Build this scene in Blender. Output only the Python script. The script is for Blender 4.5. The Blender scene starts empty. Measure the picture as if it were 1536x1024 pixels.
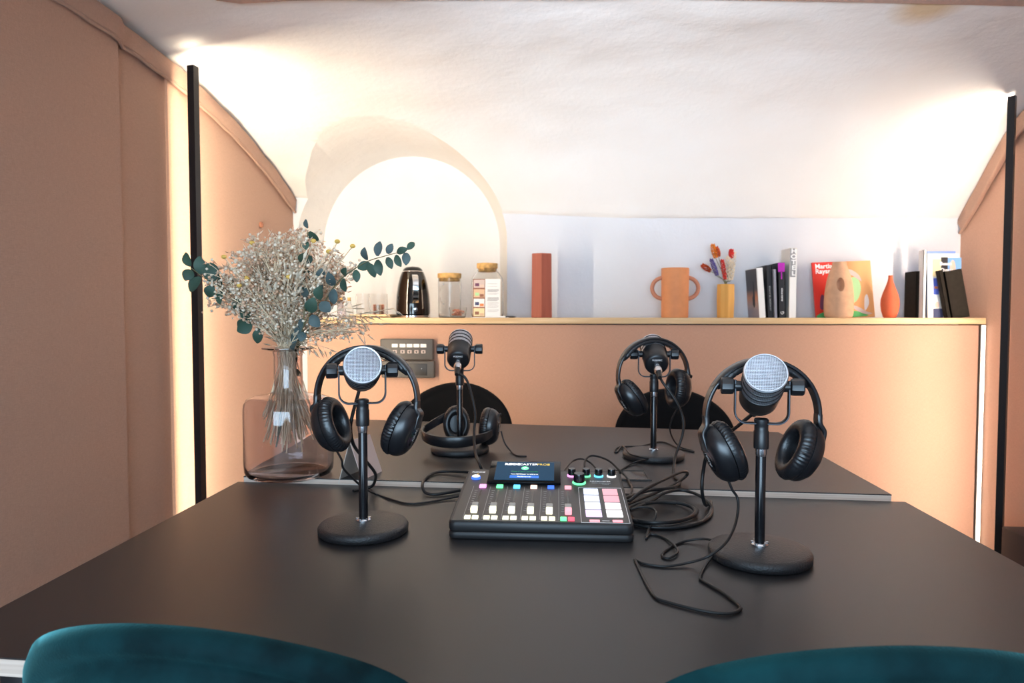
import bpy, bmesh, math, random
from mathutils import Vector, Matrix, Euler
R = math.radians
PI = math.pi
rnd = random.Random(7)
COL = bpy.context.scene.collection
SC = bpy.context.scene

# ------------------------------------------------------------------ camera
F = 1024.0
CAMP = Vector((0, 0, 1.112)); YAW = R(4.1); PIT = R(2.35)
cd = bpy.data.cameras.new('camera'); cam = bpy.data.objects.new('camera', cd); COL.objects.link(cam)
cd.sensor_width = 36; cd.lens = F / 1536 * 36; cd.clip_start = .02; cd.clip_end = 60
cam.location = CAMP; cam.rotation_euler = (R(90) - PIT, 0, YAW)
cd.dof.use_dof = True; cd.dof.focus_distance = 1.15; cd.dof.aperture_fstop = 8
SC.camera = cam
MC = Euler((R(90) - PIT, 0, YAW)).to_matrix()
def ray(px, py): return MC @ Vector(((px - 768) / F, -(py - 512) / F, -1))
def atz(px, py, z):
    d = ray(px, py); return CAMP + d * ((z - CAMP.z) / d.z)
def aty(px, py, y):
    d = ray(px, py); return CAMP + d * (y / d.y)

# ------------------------------------------------------------------ materials
def mat(name, col, rough=.5, metal=0., noise=0., nscale=20., bump=0., bscale=200., spec=.5, trans=0., ior=1.45,
        emit=None, estr=0., sheen=0., coat=0., stretch=None, col2=None, bdist=.002, alpha=1.):
    m = bpy.data.materials.new(name); m.use_nodes = True
    nt = m.node_tree; b = nt.nodes['Principled BSDF']
    c4 = (*col, 1)
    b.inputs['Base Color'].default_value = c4
    b.inputs['Roughness'].default_value = rough; b.inputs['Metallic'].default_value = metal
    b.inputs['Specular IOR Level'].default_value = spec; b.inputs['IOR'].default_value = ior
    b.inputs['Transmission Weight'].default_value = trans
    b.inputs['Sheen Weight'].default_value = sheen; b.inputs['Coat Weight'].default_value = coat
    if emit is not None:
        b.inputs['Emission Color'].default_value = (*emit, 1); b.inputs['Emission Strength'].default_value = estr
    tc = nt.nodes.new('ShaderNodeTexCoord'); src = tc.outputs['Object']
    if stretch:
        mp = nt.nodes.new('ShaderNodeMapping'); mp.inputs['Scale'].default_value = stretch
        nt.links.new(src, mp.inputs['Vector']); src = mp.outputs['Vector']
    if noise or col2:
        n = nt.nodes.new('ShaderNodeTexNoise'); n.inputs['Scale'].default_value = nscale; n.inputs['Detail'].default_value = 5
        nt.links.new(src, n.inputs['Vector'])
        rp = nt.nodes.new('ShaderNodeValToRGB')
        c2 = col2 if col2 else tuple(min(1, c * (1 + noise)) for c in col)
        c1 = col if col2 else tuple(c * (1 - noise) for c in col)
        rp.color_ramp.elements[0].position = .35; rp.color_ramp.elements[1].position = .65
        rp.color_ramp.elements[0].color = (*c1, 1); rp.color_ramp.elements[1].color = (*c2, 1)
        nt.links.new(n.outputs['Fac'], rp.inputs['Fac']); nt.links.new(rp.outputs['Color'], b.inputs['Base Color'])
    if bump:
        n2 = nt.nodes.new('ShaderNodeTexNoise'); n2.inputs['Scale'].default_value = bscale; n2.inputs['Detail'].default_value = 4
        nt.links.new(src, n2.inputs['Vector'])
        bp = nt.nodes.new('ShaderNodeBump'); bp.inputs['Strength'].default_value = bump; bp.inputs['Distance'].default_value = bdist
        nt.links.new(n2.outputs['Fac'], bp.inputs['Height']); nt.links.new(bp.outputs['Normal'], b.inputs['Normal'])
    return m

def fabric_mat(name, col):
    m = mat(name, col, rough=.9, spec=.15, sheen=.15)
    nt = m.node_tree; b = nt.nodes['Principled BSDF']; tc = nt.nodes['Texture Coordinate']
    hs = []
    for sc in ((90, 90, 900), (900, 900, 90)):
        mp = nt.nodes.new('ShaderNodeMapping'); mp.inputs['Scale'].default_value = sc
        n = nt.nodes.new('ShaderNodeTexNoise'); n.inputs['Scale'].default_value = 1; n.inputs['Detail'].default_value = 3
        nt.links.new(tc.outputs['Object'], mp.inputs['Vector']); nt.links.new(mp.outputs['Vector'], n.inputs['Vector']); hs.append(n)
    ad = nt.nodes.new('ShaderNodeMath'); ad.operation = 'ADD'
    nt.links.new(hs[0].outputs['Fac'], ad.inputs[0]); nt.links.new(hs[1].outputs['Fac'], ad.inputs[1])
    rp = nt.nodes.new('ShaderNodeMapRange'); rp.inputs[1].default_value = .6; rp.inputs[2].default_value = 1.4
    rp.inputs[3].default_value = .86; rp.inputs[4].default_value = 1.12
    nt.links.new(ad.outputs[0], rp.inputs[0])
    mx = nt.nodes.new('ShaderNodeVectorMath'); mx.operation = 'SCALE'; mx.inputs[0].default_value = col
    nt.links.new(rp.outputs[0], mx.inputs['Scale']); nt.links.new(mx.outputs[0], b.inputs['Base Color'])
    bp = nt.nodes.new('ShaderNodeBump'); bp.inputs['Strength'].default_value = .35; bp.inputs['Distance'].default_value = .001
    nt.links.new(ad.outputs[0], bp.inputs['Height']); nt.links.new(bp.outputs['Normal'], b.inputs['Normal'])
    return m

def plaster_mat(name, col, stain=None):
    m = mat(name, col, rough=.85, spec=.2)
    nt = m.node_tree; b = nt.nodes['Principled BSDF']; tc = nt.nodes['Texture Coordinate']
    L = nt.links.new
    n1 = nt.nodes.new('ShaderNodeTexNoise'); n1.inputs['Scale'].default_value = 9; n1.inputs['Detail'].default_value = 8; n1.inputs['Roughness'].default_value = .62
    n2 = nt.nodes.new('ShaderNodeTexNoise'); n2.inputs['Scale'].default_value = 2.2; n2.inputs['Detail'].default_value = 3
    L(tc.outputs['Object'], n1.inputs['Vector']); L(tc.outputs['Object'], n2.inputs['Vector'])
    r = nt.nodes.new('ShaderNodeValToRGB'); r.color_ramp.elements[0].position = .3; r.color_ramp.elements[1].position = .7
    r.color_ramp.elements[0].color = (col[0] * .95, col[1] * .925, col[2] * .90, 1); r.color_ramp.elements[1].color = (*col, 1)
    L(n2.outputs['Fac'], r.inputs['Fac'])
    out = r.outputs['Color']
    if stain:
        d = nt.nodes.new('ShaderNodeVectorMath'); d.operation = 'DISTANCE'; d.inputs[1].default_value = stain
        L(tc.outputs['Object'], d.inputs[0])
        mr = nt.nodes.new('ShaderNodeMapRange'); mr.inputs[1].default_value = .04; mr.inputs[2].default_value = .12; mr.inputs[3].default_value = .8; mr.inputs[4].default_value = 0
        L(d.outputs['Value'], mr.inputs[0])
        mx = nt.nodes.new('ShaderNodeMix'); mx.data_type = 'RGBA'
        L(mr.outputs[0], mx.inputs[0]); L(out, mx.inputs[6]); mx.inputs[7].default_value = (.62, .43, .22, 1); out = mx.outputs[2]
    L(out, b.inputs['Base Color'])
    bp = nt.nodes.new('ShaderNodeBump'); bp.inputs['Strength'].default_value = .45; bp.inputs['Distance'].default_value = .012
    L(n1.outputs['Fac'], bp.inputs['Height']); L(bp.outputs['Normal'], b.inputs['Normal'])
    return m

def wood_mat(name, c1, c2, axis='x', rough=.5, s=1.):
    st = {'x': (3 * s, 40 * s, 60 * s), 'z': (60 * s, 60 * s, 4 * s)}[axis]
    return mat(name, c1, rough=rough, col2=c2, nscale=1., stretch=st, bump=.15, bscale=1.5, bdist=.001)

def mesh_mat(name):
    m = mat(name, (.62, .64, .68), rough=.35, metal=.75)
    nt = m.node_tree; b = nt.nodes['Principled BSDF']; tc = nt.nodes['Texture Coordinate']; L = nt.links.new
    sp = nt.nodes.new('ShaderNodeSeparateXYZ'); L(tc.outputs['UV'], sp.inputs[0])
    ws = []
    for k in (0, 1):
        mu = nt.nodes.new('ShaderNodeMath'); mu.operation = 'MULTIPLY'; mu.inputs[1].default_value = 2 * PI / .0023; L(sp.outputs[k], mu.inputs[0])
        si = nt.nodes.new('ShaderNodeMath'); si.operation = 'SINE'; L(mu.outputs[0], si.inputs[0]); ws.append(si)
    mxm = nt.nodes.new('ShaderNodeMath'); mxm.operation = 'MAXIMUM'; L(ws[0].outputs[0], mxm.inputs[0]); L(ws[1].outputs[0], mxm.inputs[1])
    r = nt.nodes.new('ShaderNodeValToRGB'); r.color_ramp.elements[0].position = .0; r.color_ramp.elements[1].position = .45
    r.color_ramp.elements[0].color = (.10, .10, .12, 1); r.color_ramp.elements[1].color = (.74, .76, .82, 1)
    L(mxm.outputs[0], r.inputs['Fac']); L(r.outputs['Color'], b.inputs['Base Color'])
    bp = nt.nodes.new('ShaderNodeBump'); bp.inputs['Strength'].default_value = .6; bp.inputs['Distance'].default_value = .0006
    L(mxm.outputs[0], bp.inputs['Height']); L(bp.outputs['Normal'], b.inputs['Normal'])
    return m

def velvet_mat(name, c1, c2, sheen, tint):
    m = mat(name, c1, rough=.8, col2=c2, nscale=9, spec=.15, sheen=sheen, bump=.3, bscale=500, bdist=.001)
    b = m.node_tree.nodes['Principled BSDF']
    b.inputs['Sheen Roughness'].default_value = .35; b.inputs['Sheen Tint'].default_value = (*tint, 1)
    return m

M = {}
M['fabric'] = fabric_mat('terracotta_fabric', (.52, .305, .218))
M['fabric_shaded'] = fabric_mat('terracotta_fabric_shaded', (.47, .285, .205))  # same fabric painted darker: the left wall's shade is in the colour
M['fabric_trim'] = fabric_mat('terracotta_trim_fabric', (.43, .26, .19))
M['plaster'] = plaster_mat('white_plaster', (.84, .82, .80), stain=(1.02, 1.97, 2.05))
M['plaster_shaded'] = plaster_mat('white_plaster_shaded', (.69, .71, .76))  # white plaster darkened and blued, back wall shade put into the colour
M['floor'] = mat('dark_floor', (.09, .08, .075), rough=.5, noise=.2, nscale=6)
M['laminate'] = mat('black_laminate', (.014, .013, .014), rough=.40, spec=.85, noise=.08, nscale=3, bump=.12, bscale=900, bdist=.0004)
M['plyedge'] = mat('plywood_edge', (.74, .60, .50), rough=.6, col2=(.58, .43, .34), nscale=1, stretch=(2, 2, 300))
M['shelfwood'] = wood_mat('pale_oak', (.62, .42, .22), (.72, .52, .30), 'x')
M['blackmetal'] = mat('black_metal', (.012, .012, .014), rough=.35, spec=.5, metal=0)
M['blackgloss'] = mat('black_gloss', (.008, .008, .010), rough=.18, spec=.6)
M['basetex'] = mat('cast_base', (.016, .016, .018), rough=.42, spec=.8, bump=.9, bscale=420, bdist=.0012)
M['micblack'] = mat('mic_black', (.011, .011, .013), rough=.36, spec=.75)
M['yoke'] = mat('yoke_grey', (.05, .055, .065), rough=.35, metal=.6)
M['silver'] = mat('silver_metal', (.75, .75, .78), rough=.22, metal=1)
M['rim'] = mat('rim_metal', (.78, .82, .88), rough=.35, metal=.55)
M['mesh'] = mesh_mat('silver_mesh')
M['hpblack'] = mat('headphone_plastic', (.010, .010, .012), rough=.30, spec=.8)
M['hpsoft'] = mat('leatherette', (.011, .011, .013), rough=.34, spec=.8, bump=.15, bscale=300)
M['cable'] = mat('black_cable', (.012, .012, .013), rough=.4, spec=.5)
M['velvet'] = velvet_mat('teal_velvet', (.0003, .008, .010), (.004, .044, .050), 1.0, (.20, .66, .68))
M['velvetdark'] = velvet_mat('black_velvet', (.003, .003, .004), (.004, .004, .005), 0.03, (.3, .3, .3))
M['chairleg'] = mat('chair_leg_black', (.01, .01, .01), rough=.4)
M['mixer'] = mat('mixer_body', (.020, .019, .020), rough=.42, spec=.5)
M['mixertop'] = mat('mixer_top', (.045, .040, .038), rough=.42, spec=.9)
M['screenbez'] = mat('screen_bezel', (.004, .004, .005), rough=.12, spec=.12)
M['screen'] = mat('screen_lit', (.003, .010, .020), rough=.2, spec=.08, emit=(.006, .040, .085), estr=1.3)
M['white_ink'] = mat('white_ink', (.8, .8, .8), rough=.5, emit=(1, 1, 1), estr=.12)
M['grey_ink'] = mat('grey_ink', (.45, .45, .45), rough=.5)
def glow(name, c, s): return mat(name, tuple(.25 * x for x in c), rough=.4, emit=c, estr=s)
M['gl_white'] = glow('lit_white', (1, .98, .95), 1.1)
M['gl_text'] = glow('lit_text', (1, 1, 1), 1.3)
M['gl_yellow'] = glow('lit_warm', (1, .96, .74), 1.25)
M['gl_amber'] = glow('lit_amber', (.9, .62, .08), .9)
M['gl_pink'] = glow('lit_pink', (1, .32, .85), 2.0)
M['gl_rose'] = glow('lit_rose', (1, .34, .40), 1.6)
M['gl_red'] = glow('lit_red', (1, .10, .16), 1.6)
M['gl_green'] = glow('lit_green', (.18, 1, .42), 1.5)
M['gl_dkgreen'] = glow('lit_dark_green', (.03, .33, .12), .7)
M['gl_blue'] = glow('lit_blue', (.06, .20, .9), 1.2)
M['gl_btn'] = glow('lit_screen_blue', (.03, .22, .90), .9)
M['gl_sky'] = glow('lit_sky', (.12, .62, 1), 2.0)
M['gl_peach'] = glow('lit_peach', (1, .66, .55), 1.7)
M['gl_lav'] = glow('lit_lavender', (.82, .85, 1), 1.1)
M['gl_lil'] = glow('lit_lilac', (.90, .74, 1), 1.05)
M['gl_padp'] = glow('lit_pad_pink', (1, .50, .58), .95)
M['gl_padw'] = glow('lit_pad_white', (1, .88, .92), 1.0)
M['cap'] = mat('fader_cap', (.5, .5, .47), rough=.35)
M['led'] = mat('led_strip', (1, .9, .75), emit=(1, .83, .67), estr=100)
M['led_left'] = mat('led_strip_left', (1, .9, .75), emit=(1, .86, .64), estr=190)
M['led2'] = mat('led_strip_slim', (1, .95, .85), emit=(1, .90, .76), estr=3)
def glass(name, col, rough=0.0): return mat(name, col, rough=rough, trans=1., ior=1.45, spec=.5)
M['vaseglass'] = glass('smoky_glass', (.84, .79, .81))
M['glass'] = glass('clear_glass', (.985, .98, .97)); M['glass'].node_tree.nodes['Principled BSDF'].inputs['IOR'].default_value = 1.22
M['cork'] = mat('cork', (.62, .36, .12), rough=.7, noise=.25, nscale=60)
M['chromeblk'] = mat('black_chrome', (.055, .050, .045), rough=.05, metal=1, coat=.5)
M['chrome'] = mat('chrome', (.80, .78, .75), rough=.06, metal=1)
M['terrahex'] = wood_mat('red_stained_wood', (.30, .070, .042), (.36, .090, .055), 'z')
M['orange'] = mat('orange_ceramic', (.60, .235, .095), rough=.6, noise=.05, nscale=30)
M['orange2'] = mat('terracotta_handle', (.50, .20, .115), rough=.6)
M['ochre'] = wood_mat('ochre_wood', (.62, .30, .055), (.70, .36, .08), 'z')
M['peach'] = mat('peach_clay', (.62, .36, .22), rough=.85, noise=.06, nscale=40, bump=.2, bscale=150)
M['red'] = mat('brick_red_clay', (.60, .115, .045), rough=.7, noise=.05, nscale=30)
M['paper'] = mat('paper_pages', (.82, .78, .72), rough=.8, noise=.06, nscale=1, stretch=(900, 5, 5))
M['white'] = mat('white_cover', (.86, .85, .83), rough=.5)
M['coverblack'] = mat('black_cover', (.016, .016, .020), rough=.5)
M['charcoal'] = mat('charcoal_cover', (.022, .018, .014), rough=.8, spec=.12, noise=.1, nscale=60)
M['greycover'] = mat('grey_cover', (.30, .30, .36), rough=.5)
M['hotel'] = mat('cream_cover', (.70, .66, .61), rough=.6)
M['labelgrey'] = mat('label_grey', (.30, .30, .31), rough=.6)
M['magenta'] = mat('magenta', (.45, .015, .42), rough=.5)
M['plastgrey'] = mat('grey_plastic', (.085, .075, .068), rough=.45)
M['plastdark'] = mat('dark_plastic', (.045, .040, .037), rough=.4)
M['brushed'] = mat('brushed_steel', (.62, .56, .50), rough=.4, metal=.35)
M['pinkpaper'] = mat('pink_paper', (.62, .50, .46), rough=.6)
M['bluecover'] = mat('blue_cover', (.25, .38, .78), rough=.5)
M['skin'] = mat('printed_skin', (.75, .55, .45), rough=.6)
M['blueprint'] = mat('printed_blue', (.08, .14, .62), rough=.5)
M['skyprint'] = mat('printed_sky', (.20, .42, .80), rough=.5)
M['navyprint'] = mat('printed_navy', (.05, .06, .14), rough=.5)
M['yellowprint'] = mat('printed_yellow', (.80, .70, .40), rough=.5)
M['orangeprint'] = mat('printed_orange', (.75, .25, .08), rough=.5)
M['greenprint'] = mat('printed_green', (.42, .70, .34), rough=.5)
M['dkgreenprint'] = mat('printed_dark_green', (.08, .42, .12), rough=.5)
M['plumprint'] = mat('printed_plum', (.16, .05, .10), rough=.5)
M['brownprint'] = mat('printed_brown', (.30, .12, .07), rough=.5)
M['tanprint'] = mat('printed_tan', (.72, .48, .30), rough=.5)
M['dried'] = mat('dried_flower', (.74, .47, .31), rough=.9, noise=.25, nscale=30)
M['dried2'] = mat('dried_flower_pale', (.95, .77, .60), rough=.9, noise=.15, nscale=30)
M['straw'] = mat('straw', (.86, .67, .46), rough=.8, noise=.2, nscale=15)
M['oat'] = mat('oat_husk', (.78, .66, .50), rough=.8, noise=.15, nscale=30)
M['euca'] = mat('eucalyptus', (.040, .085, .058), rough=.55, noise=.3, nscale=15)
M['euca2'] = mat('eucalyptus_blue', (.075, .115, .115), rough=.6, noise=.3, nscale=15)
M['yellow'] = mat('yellow_flower', (.78, .50, .12), rough=.9, noise=.2, nscale=80)
M['tail_orange'] = mat('orange_tail', (.80, .22, .02), rough=.9, noise=.3, nscale=90)
M['tail_rust'] = mat('rust_tail', (.55, .08, .02), rough=.9, noise=.3, nscale=90)
M['tail_red'] = mat('red_tail', (.70, .04, .03), rough=.9, noise=.3, nscale=90)
M['lavender'] = mat('lavender', (.13, .10, .30), rough=.9, noise=.3, nscale=90)
M['greenstem'] = mat('green_stem', (.16, .16, .08), rough=.8)
M['pinkfood'] = mat('pink_sweets', (.75, .34, .22), rough=.4, noise=.3, nscale=60)

# gradient print for the magazine: orange to red
def gradient_mat(name, a, b_, axis, lo, hi):
    m = mat(name, a, rough=.45)
    nt = m.node_tree; b = nt.nodes['Principled BSDF']; tc = nt.nodes['Texture Coordinate']
    sp = nt.nodes.new('ShaderNodeSeparateXYZ'); nt.links.new(tc.outputs['Object'], sp.inputs[0])
    mr = nt.nodes.new('ShaderNodeMapRange'); mr.inputs[1].default_value = lo; mr.inputs[2].default_value = hi
    nt.links.new(sp.outputs[axis], mr.inputs[0])
    r = nt.nodes.new('ShaderNodeValToRGB'); r.color_ramp.elements[0].color = (*a, 1); r.color_ramp.elements[1].color = (*b_, 1)
    nt.links.new(mr.outputs[0], r.inputs['Fac']); nt.links.new(r.outputs['Color'], b.inputs['Base Color'])
    return m
M['magprint'] = gradient_mat('magazine_print', (.72, .035, .02), (.80, .42, .16), 0, -.06, .07)
M['dusk'] = gradient_mat('dusk_print', (.30, .26, .30), (.035, .032, .035), 2, .03, .16)
m_ = M['dusk'].node_tree.nodes['Color Ramp'].color_ramp
e_ = m_.elements.new(.45); e_.color = (.55, .22, .10, 1); e_ = m_.elements.new(.72); e_.color = (.05, .04, .045, 1); e_ = m_.elements.new(.15); e_.color = (.42, .30, .27, 1)

# ------------------------------------------------------------------ mesh helpers
def mk(name, bm, m, parent=None, smooth=True, ang=35):
    bmesh.ops.recalc_face_normals(bm, faces=bm.faces[:])
    me = bpy.data.meshes.new(name); bm.to_mesh(me); bm.free()
    if smooth:
        for p in me.polygons: p.use_smooth = True
        me.set_sharp_from_angle(angle=R(ang))
    o = bpy.data.objects.new(name, me); COL.objects.link(o)
    for x in (m if isinstance(m, (list, tuple)) else [m]): me.materials.append(M[x] if isinstance(x, str) else x)
    if parent is not None: o.parent = parent
    return o
def tag(o, label=None, cat=None, group=None, kind=None):
    if label: o['label'] = label
    if cat: o['category'] = cat
    if group: o['group'] = group
    if kind: o['kind'] = kind
    return o
def empty(name, loc=(0, 0, 0), rz=0, label=None, cat=None, group=None):
    o = bpy.data.objects.new(name, None); COL.objects.link(o); o.empty_display_size = .02
    o.location = loc; o.rotation_euler = (0, 0, rz); tag(o, label, cat, group); return o
def B(): return bmesh.new()
def T(x, y, z): return Matrix.Translation((x, y, z))
def Rx(a): return Matrix.Rotation(a, 4, 'X')
def Ry(a): return Matrix.Rotation(a, 4, 'Y')
def Rz(a): return Matrix.Rotation(a, 4, 'Z')
I4 = Matrix.Identity(4)
def box(bm, c, s, Mx=I4, bev=0, seg=2, mi=0):
    r = bmesh.ops.create_cube(bm, size=1, matrix=Mx @ T(*c) @ Matrix.Diagonal((*s, 1)))
    vs = r['verts']
    if mi:
        for f in {f for v in vs for f in v.link_faces}: f.material_index = mi
    if bev: bmesh.ops.bevel(bm, geom=list({e for v in vs for e in v.link_edges}), offset=bev, segments=seg, affect='EDGES', profile=.5)
def lathe(bm, prof, seg=48, Mx=I4, sx=1., sy=1., fn=None, mi=0, uv=False):
    rings = []
    for r, z in prof:
        if r < 1e-6: rings.append([bm.verts.new(Mx @ Vector((0, 0, z)))])
        else:
            ring = []
            for k in range(seg):
                a = 2 * PI * k / seg; rr = fn(r, z, a) if fn else r
                ring.append(bm.verts.new(Mx @ Vector((rr * math.cos(a) * sx, rr * math.sin(a) * sy, z))))
            rings.append(ring)
    uvl = bm.loops.layers.uv.verify() if uv else None
    for i in range(len(rings) - 1):
        a, b = rings[i], rings[i + 1]
        for k in range(seg):
            k2 = (k + 1) % seg
            if len(a) == 1 and len(b) == 1: continue
            if len(a) == 1: f = bm.faces.new((a[0], b[k], b[k2]))
            elif len(b) == 1: f = bm.faces.new((a[k], a[k2], b[0]))
            else: f = bm.faces.new((a[k], a[k2], b[k2], b[k]))
            f.material_index = mi
            if uv:
                for l in f.loops:
                    co = Mx.inverted() @ l.vert.co
                    if uv == 'planar': l[uvl].uv = (co.x, co.y)
                    else:
                        an = math.atan2(co.y, co.x)
                        base = 2 * PI * k / seg
                        while an < base - 1e-4: an += 2 * PI
                        while an > base + 1.0: an -= 2 * PI
                        l[uvl].uv = (an * .0293, co.z)
    return rings
def catmull(pts, n=6, closed=False):
    P = [Vector(p) for p in pts]; out = []
    N = len(P); rng = range(N if closed else N - 1)
    for i in rng:
        p0 = P[(i - 1) % N] if closed or i > 0 else P[0] * 2 - P[1]
        p1 = P[i]; p2 = P[(i + 1) % N]
        p3 = P[(i + 2) % N] if closed or i + 2 < N else P[-1] * 2 - P[-2]
        for k in range(n):
            t = k / n
            out.append(.5 * ((2 * p1) + (-p0 + p2) * t + (2 * p0 - 5 * p1 + 4 * p2 - p3) * t * t + (-p0 + 3 * p1 - 3 * p2 + p3) * t ** 3))
    if not closed: out.append(P[-1])
    return out
def tube(bm, pts, r, seg=8, mi=0, closed=False, taper=None):
    P = [Vector(p) for p in pts]; n = len(P); rings = []
    up = Vector((0, 0, 1)); nprev = None
    for i in range(n):
        if closed: t = P[(i + 1) % n] - P[i - 1]
        else: t = P[min(i + 1, n - 1)] - P[max(i - 1, 0)]
        if t.length < 1e-9: t = Vector((0, 0, 1))
        t.normalize()
        if nprev is None:
            nn = t.cross(up)
            if nn.length < .05: nn = t.cross(Vector((1, 0, 0)))
        else: nn = nprev - t * nprev.dot(t)
        nn.normalize(); nprev = nn; b = t.cross(nn)
        rr = r * (taper(i / (n - 1)) if taper else 1)
        rings.append([bm.verts.new(P[i] + (nn * math.cos(2 * PI * k / seg) + b * math.sin(2 * PI * k / seg)) * rr) for k in range(seg)])
    for i in range(n if closed else n - 1):
        a, b = rings[i], rings[(i + 1) % n]
        for k in range(seg):
            f = bm.faces.new((a[k], a[(k + 1) % seg], b[(k + 1) % seg], b[k])); f.material_index = mi
    if not closed:
        bm.faces.new(rings[0][::-1]).material_index = mi; bm.faces.new(rings[-1]).material_index = mi
def strip(bm, pts, nrm, side, width, thick, mi=0, fn=None):
    """rounded flat bar swept along pts; nrm/side give the thickness and width directions at each point"""
    rings = []
    for i, p in enumerate(pts):
        w = (width(i / (len(pts) - 1)) if callable(width) else width) / 2; t = (thick(i / (len(pts) - 1)) if callable(thick) else thick) / 2
        sec = [(-w, -t * .5), (-w * .88, -t), (w * .88, -t), (w, -t * .5), (w, t * .5), (w * .88, t), (-w * .88, t), (-w, t * .5)]
        rings.append([bm.verts.new(Vector(p) + Vector(side[i]) * a + Vector(nrm[i]) * b) for a, b in sec])
    for a, b in zip(rings, rings[1:]):
        for k in range(8):
            bm.faces.new((a[k], a[(k + 1) % 8], b[(k + 1) % 8], b[k])).material_index = mi
    bm.faces.new(rings[0][::-1]).material_index = mi; bm.faces.new(rings[-1]).material_index = mi
def poly_prism(bm, pts, z0, z1, Mx=I4, mi=0):
    a = [bm.verts.new(Mx @ Vector((x, y, z0))) for x, y in pts]; b = [bm.verts.new(Mx @ Vector((x, y, z1))) for x, y in pts]
    n = len(pts)
    for k in range(n): bm.faces.new((a[k], a[(k + 1) % n], b[(k + 1) % n], b[k])).material_index = mi
    bm.faces.new(a[::-1]).material_index = mi; bm.faces.new(b).material_index = mi
def ball(bm, c, r, sub=1, sc=(1, 1, 1), mi=0, Mx=None):
    m_ = T(*c) @ (Mx or I4) @ Matrix.Diagonal((*sc, 1))
    res = bmesh.ops.create_icosphere(bm, subdivisions=sub, radius=r, matrix=m_)
    if mi:
        for f in {f for v in res['verts'] for f in v.link_faces}: f.material_index = mi
def octa(bm, c, ax, L, w, mi=0):
    """small husk: pointed double cone along ax"""
    c = Vector(c); ax = Vector(ax).normalized()
    s = ax.cross(Vector((.3, .2, .9))); s.normalize(); t = ax.cross(s)
    a = bm.verts.new(c); b = bm.verts.new(c + ax * L); mid = c + ax * L * .4
    q = [bm.verts.new(mid + s * w), bm.verts.new(mid + t * w * .6), bm.verts.new(mid - s * w), bm.verts.new(mid - t * w * .6)]
    for k in range(4):
        bm.faces.new((a, q[(k + 1) % 4], q[k])).material_index = mi; bm.faces.new((b, q[k], q[(k + 1) % 4])).material_index = mi
def text(name, s, size, parent, Mx, m, align='CENTER', ext=.0002, sx=1., bold=0., ls=1.):
    c = bpy.data.curves.new('t', 'FONT'); c.body = s; c.size = size; c.align_x = align; c.align_y = 'CENTER'; c.extrude = ext; c.offset = bold; c.resolution_u = 3
    c.space_character = ls
    o = bpy.data.objects.new('t', c); COL.objects.link(o)
    dg = bpy.context.evaluated_depsgraph_get(); dg.update()
    me = bpy.data.meshes.new_from_object(o.evaluated_get(dg)); bpy.data.objects.remove(o); bpy.data.curves.remove(c)
    me.transform(Mx @ Matrix.Diagonal((sx, 1, 1, 1)))
    me.materials.clear(); me.materials.append(M[m])
    r = bpy.data.objects.new(name, me); COL.objects.link(r); r.parent = parent; return r
def structure(o): o['kind'] = 'structure'; return o

# ------------------------------------------------------------------ the room
YW = 3.18; YN = 3.40; XL = -1.27; XR = 1.78; ZSH = 1.093; YP = 3.0
TT = .74; TF = .752
# vault profile (Y, z) at four stations across the room
PR = [(-1.27, [(3.18, 1.665), (3.05, 1.715), (2.895, 1.774), (2.6, 1.861), (2.29, 1.922), (2.11, 1.942), (1.9, 1.955), (1.5, 1.955), (.9, 1.90), (.2, 1.78), (-.6, 1.55)]),
      (-.73, [(3.18, 1.60), (3.07, 1.70), (2.93, 1.81), (2.70, 1.90), (2.42, 1.965), (2.15, 1.99), (1.9, 2.0), (1.5, 2.0), (.9, 1.93), (.2, 1.80), (-.6, 1.55)]),
      (.3, [(3.18, 1.548), (3.08, 1.66), (2.93, 1.79), (2.70, 1.91), (2.42, 1.99), (2.15, 2.02), (1.9, 2.03), (1.5, 2.02), (.9, 1.94), (.2, 1.80), (-.6, 1.55)]),
      (1.78, [(3.18, 1.535), (3.07, 1.637), (2.94, 1.762), (2.80, 1.883), (2.5, 1.985), (2.2, 2.03), (1.9, 2.045), (1.5, 2.04), (.9, 1.95), (.2, 1.80), (-.6, 1.55)])]
NPR = [(x, [(p.y, p.z) for p in catmull([(0, y, z) for y, z in pr], 9)]) for x, pr in PR]
def prof_at(x):
    x = max(PR[0][0], min(PR[-1][0], x))
    for (x0, a), (x1, b) in zip(NPR, NPR[1:]):
        if x <= x1 + 1e-6:
            t = (x - x0) / (x1 - x0); return [(p[0] * (1 - t) + q[0] * t, p[1] * (1 - t) + q[1] * t) for p, q in zip(a, b)]
def prof_z(x, y):
    pr = prof_at(x)
    for (y0, z0), (y1, z1) in zip(pr, pr[1:]):
        if y1 <= y <= y0: return z0 + (z1 - z0) * (y0 - y) / (y0 - y1 + 1e-9)
    return pr[0][1] if y > pr[0][0] else pr[-1][1]
from mathutils import noise as NZ
def bool_cut(o, cutter):
    md = o.modifiers.new('cut', 'BOOLEAN'); md.operation = 'DIFFERENCE'; md.object = cutter; md.solver = 'EXACT'
    dg = bpy.context.evaluated_depsgraph_get(); dg.update()
    me = bpy.data.meshes.new_from_object(o.evaluated_get(dg)); o.modifiers.clear(); old = o.data; o.data = me; bpy.data.meshes.remove(old)
    for p in me.polygons: p.use_smooth = True
    me.set_sharp_from_angle(angle=R(28))
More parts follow.
